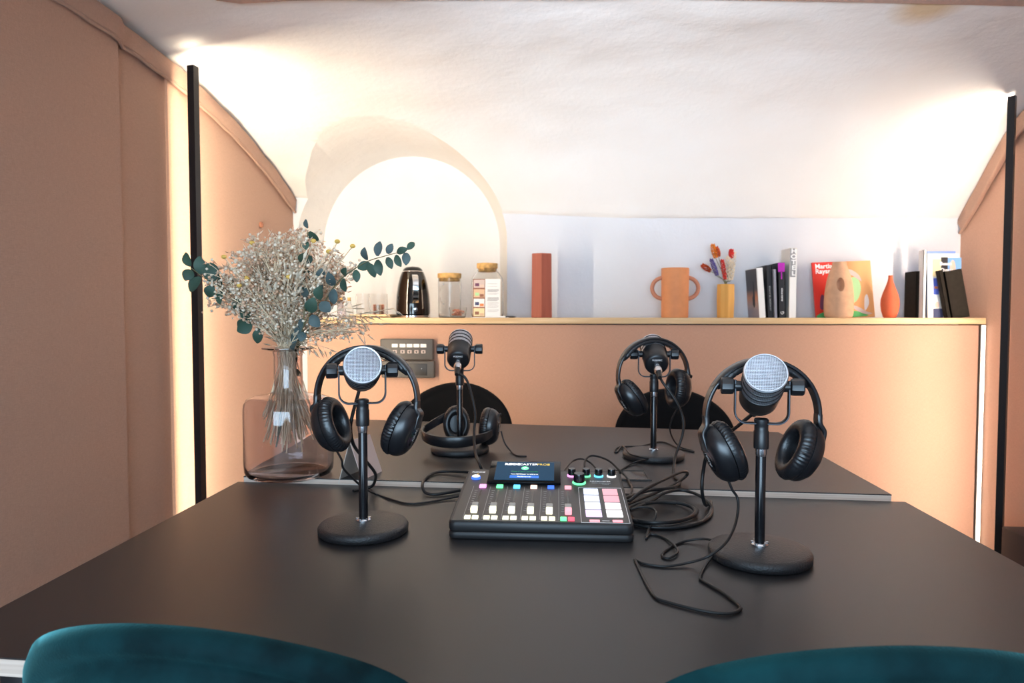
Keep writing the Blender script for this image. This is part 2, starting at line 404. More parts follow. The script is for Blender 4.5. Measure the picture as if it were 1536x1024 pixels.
# ceiling vault (solid above the vault surface)
bm = B(); NX = 90; xs = [-1.42 + i * (1.94 + 1.42) / NX for i in range(NX + 1)]
inner = []; outer = []
for x in xs:
    pr = prof_at(x); ri = []; ro = []
    for j, (y, z) in enumerate(pr):
        d = .010 * NZ.noise((x * 2.1, y * 2.6, 3.)) + .005 * NZ.noise((x * 7, y * 8, 9.))
        if j in (1, 2): d += .006 * NZ.noise((x * 14, y * 9, 1.)) - .006
        if j == 0: d = .003 * NZ.noise((x * 16, 0, 1.))
        ri.append(bm.verts.new((x, y, z + d))); ro.append(bm.verts.new((x, y, 2.6)))
    inner.append(ri); outer.append(ro)
NJ = len(inner[0])
for i in range(NX):
    for j in range(NJ - 1):
        bm.faces.new((inner[i][j], inner[i + 1][j], inner[i + 1][j + 1], inner[i][j + 1])); bm.faces.new((outer[i][j], outer[i][j + 1], outer[i + 1][j + 1], outer[i + 1][j]))
    for j in (0, NJ - 1): bm.faces.new((inner[i][j], inner[i + 1][j], outer[i + 1][j], outer[i][j]))
for i in (0, NX):
    for j in range(NJ - 1): bm.faces.new((inner[i][j], inner[i][j + 1], outer[i][j + 1], outer[i][j]))
ceiling = structure(mk('ceiling', bm, 'plaster', ang=28))
bm = B(); box(bm, (.26, (YW + 3.8) / 2, 1.3), (3.36, 3.8 - YW, 2.6)); wall_back = structure(mk('wall_back', bm, 'plaster_shaded'))
# arched niche cut through vault and back wall
bm = B(); xc, zc, hc = -.752, 1.447, .448
def arch(hw): return [(xc + hw, ZSH - .012)] + [(xc + hw * math.cos(a), zc + hc * math.sin(a)) for a in [PI * k / 40 for k in range(41)]] + [(xc - hw, ZSH - .012)]
va = [bm.verts.new((x, 2.0, z)) for x, z in arch(.535)]; vm = [bm.verts.new((x, YW - .02, z)) for x, z in arch(.506)]; vb = [bm.verts.new((x, YN, z)) for x, z in arch(.448)]; poly = va
n_ = len(poly)
for A_, B_ in ((va, vm), (vm, vb)):
    for k in range(n_): bm.faces.new((A_[k], A_[(k + 1) % n_], B_[(k + 1) % n_], B_[k]))
bm.faces.new(va[::-1]); bm.faces.new(vb)
cut = mk('cutter', bm, 'plaster')
bool_cut(ceiling, cut); bool_cut(wall_back, cut)
bpy.data.objects.remove(cut)
wall_back.data.materials.clear(); wall_back.data.materials.append(M['plaster_shaded']); wall_back.data.materials.append(M['plaster'])
for p_ in wall_back.data.polygons: p_.material_index = 1 if p_.center.y > YW + .005 else 0
# left wall: fabric panels following the vault
def fabric_wall(name, poly, out, m='fabric'):
    """poly: [(X, Y)] from the front of the room to its back; out = outward x direction"""
    bm = B(); n = len(poly); cols = []
    for x, y in poly:
        zt = prof_z(x, y) - .012
        cols.append([bm.verts.new((x, y, 0)), bm.verts.new((x, y, zt)), bm.verts.new((x + out * .08, y, zt)), bm.verts.new((x + out * .08, y, 0))])
    for a, b in zip(cols, cols[1:]):
        for k in range(4): bm.faces.new((a[k], a[(k + 1) % 4], b[(k + 1) % 4], b[k]))
    bm.faces.new(cols[0][::-1]); bm.faces.new(cols[-1])
    return structure(mk(name, bm, m, ang=3))
def dens(pts, st=.06):
    out = []
    for (x0, y0), (x1, y1) in zip(pts, pts[1:]):
        k = max(1, int(math.hypot(x1 - x0, y1 - y0) / st))
        out += [(x0 + (x1 - x0) * i / k, y0 + (y1 - y0) * i / k) for i in range(k)]
    return out + [pts[-1]]
LW = dens([(-1.175, -.6), (-1.252, 1.879), (-1.27, 1.881), (-1.27, 2.098), (-1.277, 2.10), (-1.277, 2.148), (-1.27, 2.15), (-1.27, 3.18)])
fabric_wall('wall_left', LW, -1, 'fabric_shaded')
RW = dens([(1.78, -.6), (1.78, 3.0), (1.768, 3.18)])
fabric_wall('wall_right', RW, 1)
def fabric_trim(name, poly, out, w=.062):
    bm = B(); pts = []
    for x, y in poly: pts.append(Vector((x - out * .011, y, prof_z(x, y) - .014 - w / 2)))
    nr = []; sd = []
    for i, p in enumerate(pts):
        t = (pts[min(i + 1, len(pts) - 1)] - pts[max(i - 1, 0)]).normalized(); nr.append(Vector((-out, 0, 0))); s = t.cross(Vector((-out, 0, 0))); s.normalize(); sd.append(s)
    wob = lambda t: .018 + .004 * math.sin(t * 70) * math.sin(t * 23)
    strip(bm, pts, nr, sd, w, wob)
    # stitched cord under the border
    tube(bm, [p - Vector((out * .004, 0, w / 2 + .004 + .002 * math.sin(i * 1.7))) for i, p in enumerate(pts)], .0055, 6)
    return structure(mk(name, bm, 'fabric_trim', ang=50))
def border_line(x, y0, y1): return [(x, y0 + (y1 - y0) * i / 70) for i in range(71)]
fabric_trim('trim_left', [(-1.252 if y < 1.879 else -1.27, y) for _, y in border_line(0, .4, 3.17)], -1)
fabric_trim('trim_right', border_line(1.772, .4, 3.17), 1)
bm = B(); box(bm, (.26, 1.3, -.02), (3.5, 4.4, .04)); structure(mk('floor', bm, 'floor'))
# fabric-clad lower wall that carries the shelf
bm = B(); box(bm, (.305, (YP + 3.10) / 2, (ZSH - .03) / 2), (2.895, .10, ZSH - .03), bev=.004); tag(mk('wall_clad', bm, 'fabric'), kind='structure')
# fabric edging high on the vault, crossing the room
def hit_vault(px, py):
    d = ray(px, py); t = 1.2
    while t < 4 and (CAMP + d * t).z < prof_z((CAMP + d * t).x, (CAMP + d * t).y): t += .004
    return CAMP + d * t
bm = B(); ha, hb = hit_vault(330, 1), hit_vault(1500, 3)
ps = []
for i in range(61):
    x = -1.25 + i * 3.02 / 60; y = ha.y + (hb.y - ha.y) * (x - ha.x) / (hb.x - ha.x) - .020 - max(0, -.93 - x) * 1.3; ps.append(Vector((x, y, prof_z(x, y) - .004)))
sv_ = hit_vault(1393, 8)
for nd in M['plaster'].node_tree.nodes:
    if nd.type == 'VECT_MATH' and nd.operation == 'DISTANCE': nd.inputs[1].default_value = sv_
strip(bm, ps, [Vector((0, 0, 1))] * 61, [Vector((0, 1, 0))] * 61, .05, .012); structure(mk('trim_ceiling', bm, 'fabric_trim'))

# ------------------------------------------------------------------ shelf, lamps, wall fittings
bm = B(); box(bm, (.341, 3.085, ZSH - .013), (2.865, .19, .026), bev=.002)
tag(mk('wall_shelf', bm, 'shelfwood'), 'long pale oak shelf along the back wall above the terracotta panel', 'shelf')
def pole(loc, h, rz, label, led='led'):
    o = empty('floor_lamp', loc, rz, label, 'lamp')
    bm = B(); w = .024   # U-shaped profile, open towards local +Y
    pts = [(-w / 2, w / 2), (-w / 2, -w / 2), (w / 2, -w / 2), (w / 2, w / 2), (w / 2 - .002, w / 2), (w / 2 - .002, -w / 2 + .012), (-w / 2 + .002, -w / 2 + .012), (-w / 2 + .002, w / 2)]
    poly_prism(bm, pts, .012, h); mk('pole', bm, 'blackmetal', o, smooth=False)
    bm = B(); box(bm, (0, w / 2 - .003, h / 2), (w - .005, .006, h - .02)); mk('led_strip', bm, led, o, smooth=False)
    bm = B(); lathe(bm, [(0, 0), (.058, 0), (.058, .008), (.055, .011), (0, .012)], 40); mk('base', bm, 'blackmetal', o)
    return o
pole((-1.16, 2.108, 0), 1.89, R(-10), 'slim black floor lamp by the left wall, behind the glass vase', 'led_left')
pole((1.665, 2.69, 0), 1.915, R(46), 'slim black floor lamp at the right wall, right of the shelf')
o = empty('strip_light', (1.7635, 2.992, 0), 0, 'thin white vertical strip light under the right end of the shelf', 'light')
bm = B(); box(bm, (0, .004, .54), (.018, .008, 1.05)); mk('backing', bm, 'plastgrey', o)
bm = B(); box(bm, (0, -.003, .54), (.015, .006, 1.045), bev=.002); mk('diffuser', bm, 'led2', o)
def wallbox(loc, w, h, label):
    o = empty('wall_control_box', loc, 0, label, 'wall box')
    bm = B(); box(bm, (0, -.014, 0), (w, .028, h), bev=.006, seg=3); mk('housing', bm, 'plastgrey', o); return o
a = aty(609.5, 524, YP - .03)
o = wallbox((a.x, YP, a.z), .238, .094, 'upper grey control box with white labelled keys on the back wall')
for k in range(5):
    bm = B(); box(bm, (-.048 + .031 * k if k else -.052, -.029, .017), (.026, .003, .015), bev=.001); mk('label_strip', bm, 'white', o)
    bm = B(); box(bm, (-.048 + .031 * k if k else -.052, -.029, -.010), (.018, .004, .014), bev=.001); mk('key', bm, 'pinkpaper', o)
    bm = B(); box(bm, (-.048 + .031 * k if k else -.052, -.0315, -.010), (.008, .001, .009)); mk('key_mark', bm, 'plastgrey', o)
a = aty(611.5, 554, YP - .03)
o = wallbox((a.x, YP, a.z), .238, .076, 'lower plain grey control box with a tiny white light on the back wall')
bm = B(); box(bm, (.035, -.0285, 0), (.10, .003, .05), bev=.001); mk('socket_plate', bm, 'plastdark', o)
bm = B(); ball(bm, (.062, -.030, .004), .0022); mk('indicator', bm, 'white', o)
o = empty('coat_peg', (XL, 2.82, 1.486), 0, 'small brown round knob on the left wall above the dried flowers', 'peg')
bm = B(); lathe(bm, [(0, .001), (.0115, .001), (.0130, .005), (.0115, .011), (.006, .0145), (0, .0155)], 24, Ry(R(90))); mk('peg_head', bm, 'brownprint', o)
bm = B(); lathe(bm, [(0, 0), (.009, 0), (.009, .002), (0, .002)], 24, Ry(R(90))); mk('backplate', bm, 'brownprint', o)
# dark box on the floor by the right wall
o = empty('speaker_box', (1.655, 2.40, 0), 0, 'black box standing on the floor by the right wall', 'speaker')
bm = B(); box(bm, (0, 0, .185), (.19, .22, .35), bev=.006); mk('cabinet', bm, 'coverblack', o)
bm = B(); box(bm, (0, -.112, .185), (.17, .006, .32), bev=.002); mk('front_grille', bm, 'blackmetal', o)
for sx in (-1, 1):
    for sy in (-1, 1):
        bm = B(); lathe(bm, [(0, 0), (.012, 0), (.014, .012), (0, .012)], 16, T(sx * .07, sy * .085, 0)); mk('foot', bm, 'blackmetal', o)

# ------------------------------------------------------------------ tables
def table(corners, ztop, label, grp):
    c = sum((Vector((x, y, 0)) for x, y in corners), Vector()) / 4
    o = empty('table', (c.x, c.y, 0), 0, label, 'table', grp)
    loc = [(x - c.x, y - c.y) for x, y in corners]
    bm = B(); poly_prism(bm, loc, ztop - .002, ztop); mk('laminate_surface', bm, 'laminate', o, smooth=False)
    bm = B(); poly_prism(bm, [(x * .9995, y * .9995) for x, y in loc], ztop - .021, ztop - .002); mk('plywood_top', bm, 'plyedge', o, smooth=False)
    for x, y in loc:
        bm = B(); box(bm, (x - math.copysign(.07, x), y - math.copysign(.07, y), (ztop - .021) / 2), (.04, .04, ztop - .021), bev=.003); mk('leg', bm, 'blackmetal', o)
    bm = B()
    for sy in (-1, 1): box(bm, (0, sy * .30, ztop - .043), (1.2, .03, .042))
    mk('rail', bm, 'blackmetal', o)
    return o
table([(-.712, 1.450), (.68, 1.388), (.68, .628), (-.706, .688)], TT, 'black topped table in front, with the mixer on it', 'meeting tables')
table([(-.735, 2.272), (.66, 2.112), (.658, 1.396), (-.700, 1.452)], TF, 'slightly higher black topped table behind the front table', 'meeting tables')
# flush cable hatch in the far table
cs = [atz(931, 704, TF), atz(951, 704.5, TF), atz(958, 722, TF), atz(934, 722, TF)]
cc = sum(cs, Vector()) / 4; o = empty('cable_hatch', (cc.x, cc.y, TF), 0, 'flush black cable hatch in the far table behind the mixer', 'hatch')
bm = B(); w, d = .082, .088
for s in (-1, 1): box(bm, (s * w / 2, 0, .0012), (.007, d, .0024)); box(bm, (0, s * d / 2, .0012), (w + .007, .007, .0024))
mk('frame', bm, 'plastdark', o, smooth=False)
bm = B(); box(bm, (0, 0, .0006), (w - .008, d - .008, .0012)); mk('lid', bm, 'blackgloss', o, smooth=False)

# ------------------------------------------------------------------ chairs
def chair(loc, rz, m, label, group, W=.22, zt=.845, n=2.45):
    o = empty('velvet_chair', (loc[0], loc[1], 0), rz, label, 'chair', group)
    # backrest: padded superellipse shell wrapping forwards (+Y local)
    z0, hh = (zt + .45) / 2, (zt - .45) / 2
    def pos(ang, r, side):
        c, s = math.cos(ang), math.sin(ang)
        k = (abs(c) ** n + abs(s) ** n) ** (-1 / n)
        u, v = k * c * r, k * s * r
        th = .024 * (max(0, 1 - r ** 5)) ** .5 + (.004 if side < 0 else 0) * max(0, 1 - r ** 5) ** .5
        crease = -.013 * math.exp(-((r - .83) / .035) ** 2) if side < 0 else -.004 * math.exp(-((r - .86) / .04) ** 2)
        x = W * u; z = z0 + hh * v + .006 * math.cos(u * 4)
        y = .065 * abs(u) ** 2.2 + side * (th + crease) - .05 * (v + .3)
        return Vector((x, y, z))
    bm = B(); NA = 96; NR = 26
    rs = [1 - (1 - i / NR) ** 1.0 for i in range(NR + 1)]
    surf = []
    for side in (1, -1):
        rings = [[bm.verts.new(pos(0, 0, side))]]
        for r in rs[1:-1]: rings.append([bm.verts.new(pos(2 * PI * k / NA, r, side)) for k in range(NA)])
        surf.append(rings)
    rim = [bm.verts.new(pos(2 * PI * k / NA, 1, 0)) for k in range(NA)]
    for rings in surf:
        rings.append(rim)
        for k in range(NA):
            bm.faces.new((rings[0][0], rings[1][k], rings[1][(k + 1) % NA]))
            for a, b in zip(rings[1:], rings[2:]): bm.faces.new((a[k], a[(k + 1) % NA], b[(k + 1) % NA], b[k]))
    mk('backrest', bm, m, o, ang=80)
    bm = B(); lathe(bm, [(0, .40), (.19, .40), (.222, .415), (.23, .44), (.222, .468), (.18, .485), (0, .488)], 64, T(0, .21, 0), sy=1.0); mk('seat', bm, m, o, ang=60)
    for sx in (-1, 1):
        for y0, y1 in ((.07, .02), (.34, .42)):
            bm = B(); tube(bm, [(sx * .13, y0, .41), (sx * .20, y1, 0)], .012, 12, taper=lambda t: 1 - .35 * t); mk('leg', bm, 'chairleg', o)
    bm = B(); tube(bm, catmull([(-.06, .15, .415), (-.06, -.02, .42), (-.06, -.01, .50), (-.06, -.03, .6)], 5), .014, 10); tube(bm, catmull([(.06, .15, .415), (.06, -.02, .42), (.06, -.01, .50), (.06, -.03, .6)], 5), .014, 10); mk('back_support', bm, 'chairleg', o)
    return o
chair((-.327, .612, 0), R(-4), 'velvet', 'teal velvet chair in front at the left, back towards the camera', 'teal chairs', zt=.842, W=.226, n=2.9)
chair((.280, .597, 0), R(1), 'velvet', 'teal velvet chair in front at the right, back towards the camera', 'teal chairs', zt=.853, W=.226, n=2.9)
chair((-.393, 2.53, 0), R(180), 'velvetdark', 'black velvet chair behind the far table, left one, below the control boxes', 'black chairs', zt=.842)
chair((.412, 2.53, 0), R(180), 'velvetdark', 'black velvet chair behind the far table, right one', 'black chairs', zt=.825)

# ------------------------------------------------------------------ microphones
def mic(name, label, loc, rz, pitch, ph, far=False, yaw=0):
    o = empty(name, loc, rz, label, 'microphone', 'podcast microphones on desk stands')
    bm = B(); lathe(bm, [(0, 0), (.072, 0), (.0755, .003), (.076, .011), (.0735, .0148), (.068, .0165), (.02, .0195), (0, .0195)], 72); mk('base', bm, 'basetex', o, ang=50)
    zc = ph - .056     # yoke bottom
    bm = B(); lathe(bm, [(0, .019), (.0125, .019), (.0125, .0215), (.0105, .0235), (0, .0235)], 32)
    for k in range(6): lathe(bm, [(0, .0212), (.0022, .0212), (.0022, .0252), (0, .0252)], 8, Rz(PI / 3 * k) @ T(.0108, 0, 0))
    mk('flange', bm, 'silver', o)
    bm = B(); lathe(bm, [(0, .02), (.0076, .02), (.0076, zc - .050), (.0068, zc - .048), (0, zc - .048)], 28); mk('pole', bm, 'blackgloss', o)
    bm = B(); lathe(bm, [(0, zc - .05), (.0074, zc - .05), (.0082, zc - .046), (.0082, zc - .036), (0, zc - .036)], 28); mk('ferrule', bm, 'silver', o)
    bm = B(); lathe(bm, [(0, zc - .038), (.0108, zc - .038), (.0112, zc - .035), (.0112, zc - .012), (.0102, zc - .010), (.0102, zc - .003), (.0108, zc - .001), (.0108, zc + .006), (.009, zc + .0075), (0, zc + .0075)], 32); mk('collar', bm, 'micblack', o)
    bm = B(); hw = .0385; r = .017; pts = [(-hw, 0, ph + .009), (-hw, 0, ph - .02)]
    pts += [(-hw + r - r * math.cos(a), 0, zc + r - r * math.sin(a)) for a in [PI / 2 * k / 8 for k in range(9)]]
    pts += [(hw - r + r * math.sin(a), 0, zc + r - r * math.cos(a)) for a in [PI / 2 * k / 8 for k in range(9)]] + [(hw, 0, ph - .02), (hw, 0, ph + .009)]
    pts = [Vector(p) for p in pts]; nr = []
    for i in range(len(pts)):
        t = (pts[min(i + 1, len(pts) - 1)] - pts[max(i - 1, 0)]).normalized(); nr.append(Vector((t.z, 0, -t.x)))
    strip(bm, pts, nr, [Vector((0, 1, 0))] * len(pts), .014, .0026); mk('yoke', bm, 'yoke', o, ang=50)
    for s in (-1, 1):
        bm = B(); MX = T(s * .0402, 0, ph) @ Ry(R(90) * s)
        lathe(bm, [(0, 0), (.0095, 0), (.0118, .0012), (.0126, .004), (.0126, .0175), (.0112, .0192), (0, .0196)], 20, MX, fn=lambda r, z, a: r * (1 + .035 * math.cos(10 * a))); mk('knob', bm, 'micblack', o)
        bm = B(); lathe(bm, [(0, -.013), (.008, -.013), (.008, -.001), (0, -.001)], 20, MX); mk('pivot', bm, 'micblack', o)
    MB_ = T(0, 0, ph) @ Rz(yaw) @ Rx(R(90) - pitch)
    bm = B(); prof = [(0, -.055), (.012, -.055), (.0235, -.0545), (.0275, -.0515), (.0292, -.046), (.0300, -.030), (.0305, -.005)]
    for zz in (-.003, .0125, .028, .0435): prof += [(.0309, zz - .0012), (.0315, zz), (.0315, zz + .0012), (.0309, zz + .0022), (.0285, zz + .0026)] + ([(.0285, zz + .0125)] if zz < .04 else [])
    prof += [(0, .046)]
    lathe(bm, prof, 56, MB_); mk('body', bm, 'micblack', o, ang=50)
    for zz in (-.003, .0125, .028):
        bm = B(); lathe(bm, [(.0288, zz + .0022), (.0302, zz + .003), (.0302, zz + .0132), (.0288, zz + .0142)], 56, MB_, uv='cyl'); mk('grille_band', bm, 'mesh', o)
    bm = B(); lathe(bm, [(.0286, .0440), (.0308, .0445), (.0312, .0472), (.0300, .0500), (.0284, .0498)], 56, MB_); mk('rim', bm, 'rim', o)
    bm = B(); lathe(bm, [(.0286, .0484), (.022, .0496), (.012, .0502), (0, .0504)], 56, MB_, uv='planar'); mk('front_grille', bm, 'mesh', o)
    if far: text('lettering', 'PODMIC', .0058, o, MB_ @ T(0, .0115, -.0551) @ Rx(PI), 'white_ink') if False else text('lettering', 'PODMIC', .0062, o, MB_ @ T(0, .014, -.0556) @ Ry(PI), 'white_ink')
    W = T(*loc) @ Rz(rz)
    return o, W @ MB_
fl = atz(545.5, 797, TT); fr = atz(1139, 836, TT); rl = atz(690, 677, TF); rr = atz(980, 686, TF)
_, mFL = mic('podcast_microphone', 'microphone on front table at left, round silver grille facing the camera, beside the glass vase', fl, R(17.5), R(15), .276)
_, mFR = mic('podcast_microphone', 'microphone on front table at right, silver grille tilted up towards the camera', fr, R(-9), R(30), .262)
_, mRL = mic('podcast_microphone', 'microphone on far table at left, seen from behind, headphones lying at its foot', rl, R(180 + 4), R(31), .268, True)
_, mRR = mic('podcast_microphone', 'microphone on far table at right, seen from behind with headphones hung on it', rr, R(180), R(26), .259, True)

# ------------------------------------------------------------------ headphones
def frame(c, n, u):
    n = Vector(n).normalized(); u = Vector(u); u = (u - n * u.dot(n)).normalized(); y = u.cross(n)
    m_ = Matrix(((n.x, y.x, u.x, c[0]), (n.y, y.y, u.y, c[1]), (n.z, y.z, u.z, c[2]), (0, 0, 0, 1))); return m_
LZ2X = Matrix(((0, 0, 1, 0), (1, 0, 0, 0), (0, 1, 0, 0), (0, 0, 0, 1)))   # lathe axis z -> x, x->y, y->z
def headphones(label, root, rot, cups, A=.091, Bh=.091, arm=.018, cordend=None, cz=-.05):
    """root: centre of the band's arc; rot: Euler; cups: for L, R (centre, inward normal, up) in local coordinates"""
    o = empty('headphones', root, 0, label, 'headphones', 'black over-ear headphones'); o.rotation_euler = rot
    N = 48; ts = [PI * k / N for k in range(N + 1)]
    pts = [Vector((-A * math.cos(t), 0, Bh * math.sin(t))) for t in ts]
    nr = [Vector((-math.cos(t), 0, math.sin(t))) for t in ts]; sd = [Vector((0, 1, 0))] * (N + 1)
    bm = B(); strip(bm, pts, nr, sd, lambda t: .019 + .009 * math.sin(PI * t), .0058); mk('headband', bm, 'hpblack', o, ang=45)
    ts = [R(32) + R(116) * k / 80 for k in range(81)]
    pts = [Vector((-(A - .0066) * math.cos(t), 0, (Bh - .0066) * math.sin(t))) for t in ts]; nr = [Vector((-math.cos(t), 0, math.sin(t))) for t in ts]
    bm = B(); strip(bm, pts, nr, [Vector((0, 1, 0))] * 81, lambda t: .024 * min(1, 8 * t + .4, 8 * (1 - t) + .4), lambda t: (.0095 - .0018 * (math.cos(t * 2 * PI * 14) > .75)) * min(1, 10 * t + .25, 10 * (1 - t) + .25)); mk('headband_cushion', bm, 'hpsoft', o, ang=50)
    for s, (c, n, u) in zip((-1, 1), cups):
        c = Vector(c); n = Vector(n).normalized(); CM = frame(c, n, u); uu = CM.to_3x3() @ Vector((0, 0, 1))
        # arm from the band's end into the outer shell
        p0 = Vector((s * A, 0, .002)); p1 = Vector((s * A, 0, -.012)); p3 = c - n * .0235 + uu * .030; p4 = c - n * .0262 + uu * .014
        pm = (p1 + p3) / 2 + Vector((s * .004, 0, 0))
        P = catmull([p0, p1, pm, p3, p4], 6); nn = []; ss = []
        yv = (CM.to_3x3() @ Vector((0, 1, 0)))
        if yv.y < 0: yv = -yv
        for i in range(len(P)):
            t = (P[min(i + 1, len(P) - 1)] - P[max(i - 1, 0)]).normalized(); k = i / (len(P) - 1)
            sdv = (Vector((0, 1, 0)) * (1 - k) + yv * k); sdv = (sdv - t * sdv.dot(t)).normalized(); ss.append(sdv); nn.append(t.cross(sdv))
        bm = B(); strip(bm, P, nn, ss, lambda t: arm * (1 + .35 * t), lambda t: .0075 - .003 * t); mk('slider_arm', bm, 'hpblack', o, ang=50)
        bm = B(); e = LZ2X
        lathe(bm, [(0, -.0262), (.020, -.0260), (.0255, -.0245), (.031, -.0205), (.0365, -.0125), (.0385, -.006), (.0388, -.0008), (.036, .001), (0, .001)], 64, CM @ e, sx=.90, sy=1.24)
        cup = mk('ear_cup', bm, 'hpblack', o, ang=50)
        bm = B(); lathe(bm, [(.033, .0005), (.0385, .0012), (.0402, .006), (.0392, .012), (.0355, .0185), (.030, .0215), (.0245, .0205), (.0205, .015), (.0190, .006), (.0185, .003), (0, .003)], 180, CM @ e, sx=.90, sy=1.24,
                          fn=lambda r, z, a: r * (1 + (.026 * math.cos(46 * a + 2 * math.sin(5 * a)) * (.5 + .5 * math.sin(3 * a + 1)) if r > .030 and z > .003 else 0)))
        mk('ear_cushion', bm, 'hpsoft', cup, ang=60)
        bm = B(); lathe(bm, [(0, -.0268), (.016, -.0268), (.0185, -.0255), (.0185, -.024), (0, -.024)], 40, CM @ e, sx=.90, sy=1.24); mk('logo_plate', bm, 'blackgloss', cup)
        # lettering runs up the cup's outer face
        TM = CM @ Matrix(((0, 0, -1, -.0272), (0, 1, 0, 0), (1, 0, 0, -.0), (0, 0, 0, 1))) @ (I4 if True else I4)
        text('lettering', 'AKAI', .0105, cup, TM, 'grey_ink')
    return o
def cups_std(toe=16, cx=.072, cz=-.052, sw=0, dl=0, dr=0, toeR=None):
    t = R(toe); t2 = R(toeR if toeR is not None else toe)
    L = ((-cx, 0, cz + dl), (math.cos(t) * math.cos(R(sw)), -math.cos(t) * math.sin(R(sw)), math.sin(t)), (-math.sin(t), 0, math.cos(t)))
    Rr = ((cx, 0, cz + dr), (-math.cos(t2) * math.cos(R(sw)), math.cos(t2) * math.sin(R(sw)), math.sin(t2)), (math.sin(t2), 0, math.cos(t2)))
    return L, Rr
h1 = aty(546, 517, fl.y + .035)
H1 = headphones('headphones hung over the front left microphone, outer right cup turned to the camera', (h1.x + .004, h1.y, h1.z - .094), (0, R(2), R(-4)), cups_std(20, .064, -.050, 8))
h2 = aty(1141, 536, fr.y + .03)
H2 = headphones('headphones hung over the front right microphone, left cup turned to the camera', (h2.x + .003, h2.y, h2.z - .091), (0, R(-1), R(3)), cups_std(23, .059, -.056, -8), A=.087, Bh=.088)
h3 = aty(977, 506, rr.y + .0)
H3 = headphones('headphones hung over the far right microphone, tilted to the left', (h3.x + .005, h3.y, h3.z - .093), (0, R(-7), R(14)), cups_std(26, .062, -.040, -10, toeR=12, dl=-.010, dr=-.003))
lc = aty(683, 640, 1.80); rc_ = aty(735, 640, 1.775)
q = Vector((-.268, 1.752, .806)); e4 = Euler((R(98), 0, R(-6))); im = (T(*q) @ e4.to_matrix().to_4x4()).inverted(); i3 = im.to_3x3()
Lc = (im @ Vector((lc.x, 1.815, .815)), i3 @ Vector((.25, -1, .12)), i3 @ Vector((0, .1, 1)))
Rc = (im @ Vector((rc_.x - .002, 1.775, .815)), i3 @ Vector((-1, .10, .10)), i3 @ Vector((.1, 0, 1)))
H4 = headphones('headphones lying on the far table around the left microphone foot', q, e4, (Lc, Rc))

# ------------------------------------------------------------------ cables
def cable(name, pts, r, label, group=None, n=7, plug=None, m='cable', cat='cable', parent=None):
    bm = B(); tube(bm, catmull(pts, n), r, 8)
    o = mk(name, bm, m, parent, ang=80)
    if parent is None: tag(o, label, cat, group)
    if plug is not None:
        bm = B(); lathe(bm, [(0, 0), (.0085, 0), (.0095, .002), (.0095, .030), (.0075, .034), (0, .034)], 24, plug)
        mk('connector', bm, 'silver', o)
        bm = B(); lathe(bm, [(0, .033), (.0072, .033), (.0065, .046), (.0048, .058), (0, .058)], 20, plug); mk('strain_relief', bm, 'cable', o)
    return o
def plugM(mm): return mm @ T(0, 0, -.0548) @ Rx(PI)
def tp(px, py, h=.0035, z=TT): return atz(px, py, z + h)
CR = .0033
def tailpt(mm, d): return mm @ Vector((0, 0, -.0548 - d))
GRPC = 'black microphone cables'
# front left microphone: hangs down behind the pole
cable('microphone_cable', [tailpt(mFL, .05), tailpt(mFL, .085), aty(528, 625, fl.y + .09), aty(526, 645, fl.y + .10), aty(531, 668, fl.y + .12), aty(548, 690, fl.y + .16), aty(562, 708, fl.y + .19), atz(563, 719, TT + .03), atz(556, 730, TT + .004), atz(530, 736, TT + .004)], CR,
      'cable hanging from the front left microphone to the table', GRPC, plug=plugM(mFL))
cable('microphone_cable', [tailpt(mRL, .05), aty(699, 568, rl.y - .085), aty(708, 595, rl.y - .10), aty(713, 622, rl.y - .11), aty(711, 650, rl.y - .13), aty(713, 678, rl.y - .18), atz(719, 695, TF + .02), atz(724, 705, TF + .006), atz(735, 712, TF + .006)], CR,
      'cable hanging from the far left microphone to the mixer', GRPC, plug=plugM(mRL))
cable('microphone_cable', [tailpt(mRR, .05), aty(994, 573, rr.y - .09), aty(1013, 600, rr.y - .10), aty(1024, 626, rr.y - .10), aty(1024, 650, rr.y - .11), aty(1013, 685, rr.y - .13), atz(1011, 712, TF + .006), atz(1020, 722, TF + .005), atz(1008, 731, TF + .010), atz(975, 735, TF + .014), atz(946, 744, TT + .028), atz(930, 750, TT + .030)], CR,
      'cable hanging from the far right microphone down past its headphones', GRPC, plug=plugM(mRR))
cable('microphone_cable', [tailpt(mFR, .05), aty(1110, 636, fr.y + .12), aty(1085, 656, fr.y + .17), aty(1063, 676, fr.y + .20), aty(1055, 705, fr.y + .22), aty(1053, 735, fr.y + .22), atz(1058, 757, TT + .012), atz(1066, 752, TT + .006), atz(1064, 770, TT + .004), atz(1045, 784, TT + .004), atz(1000, 789, TT + .004), atz(955, 782, TT + .005), atz(946, 772, TT + .006)], CR,
      'cable running from the front right microphone into the coil beside the mixer', GRPC, plug=plugM(mFR))
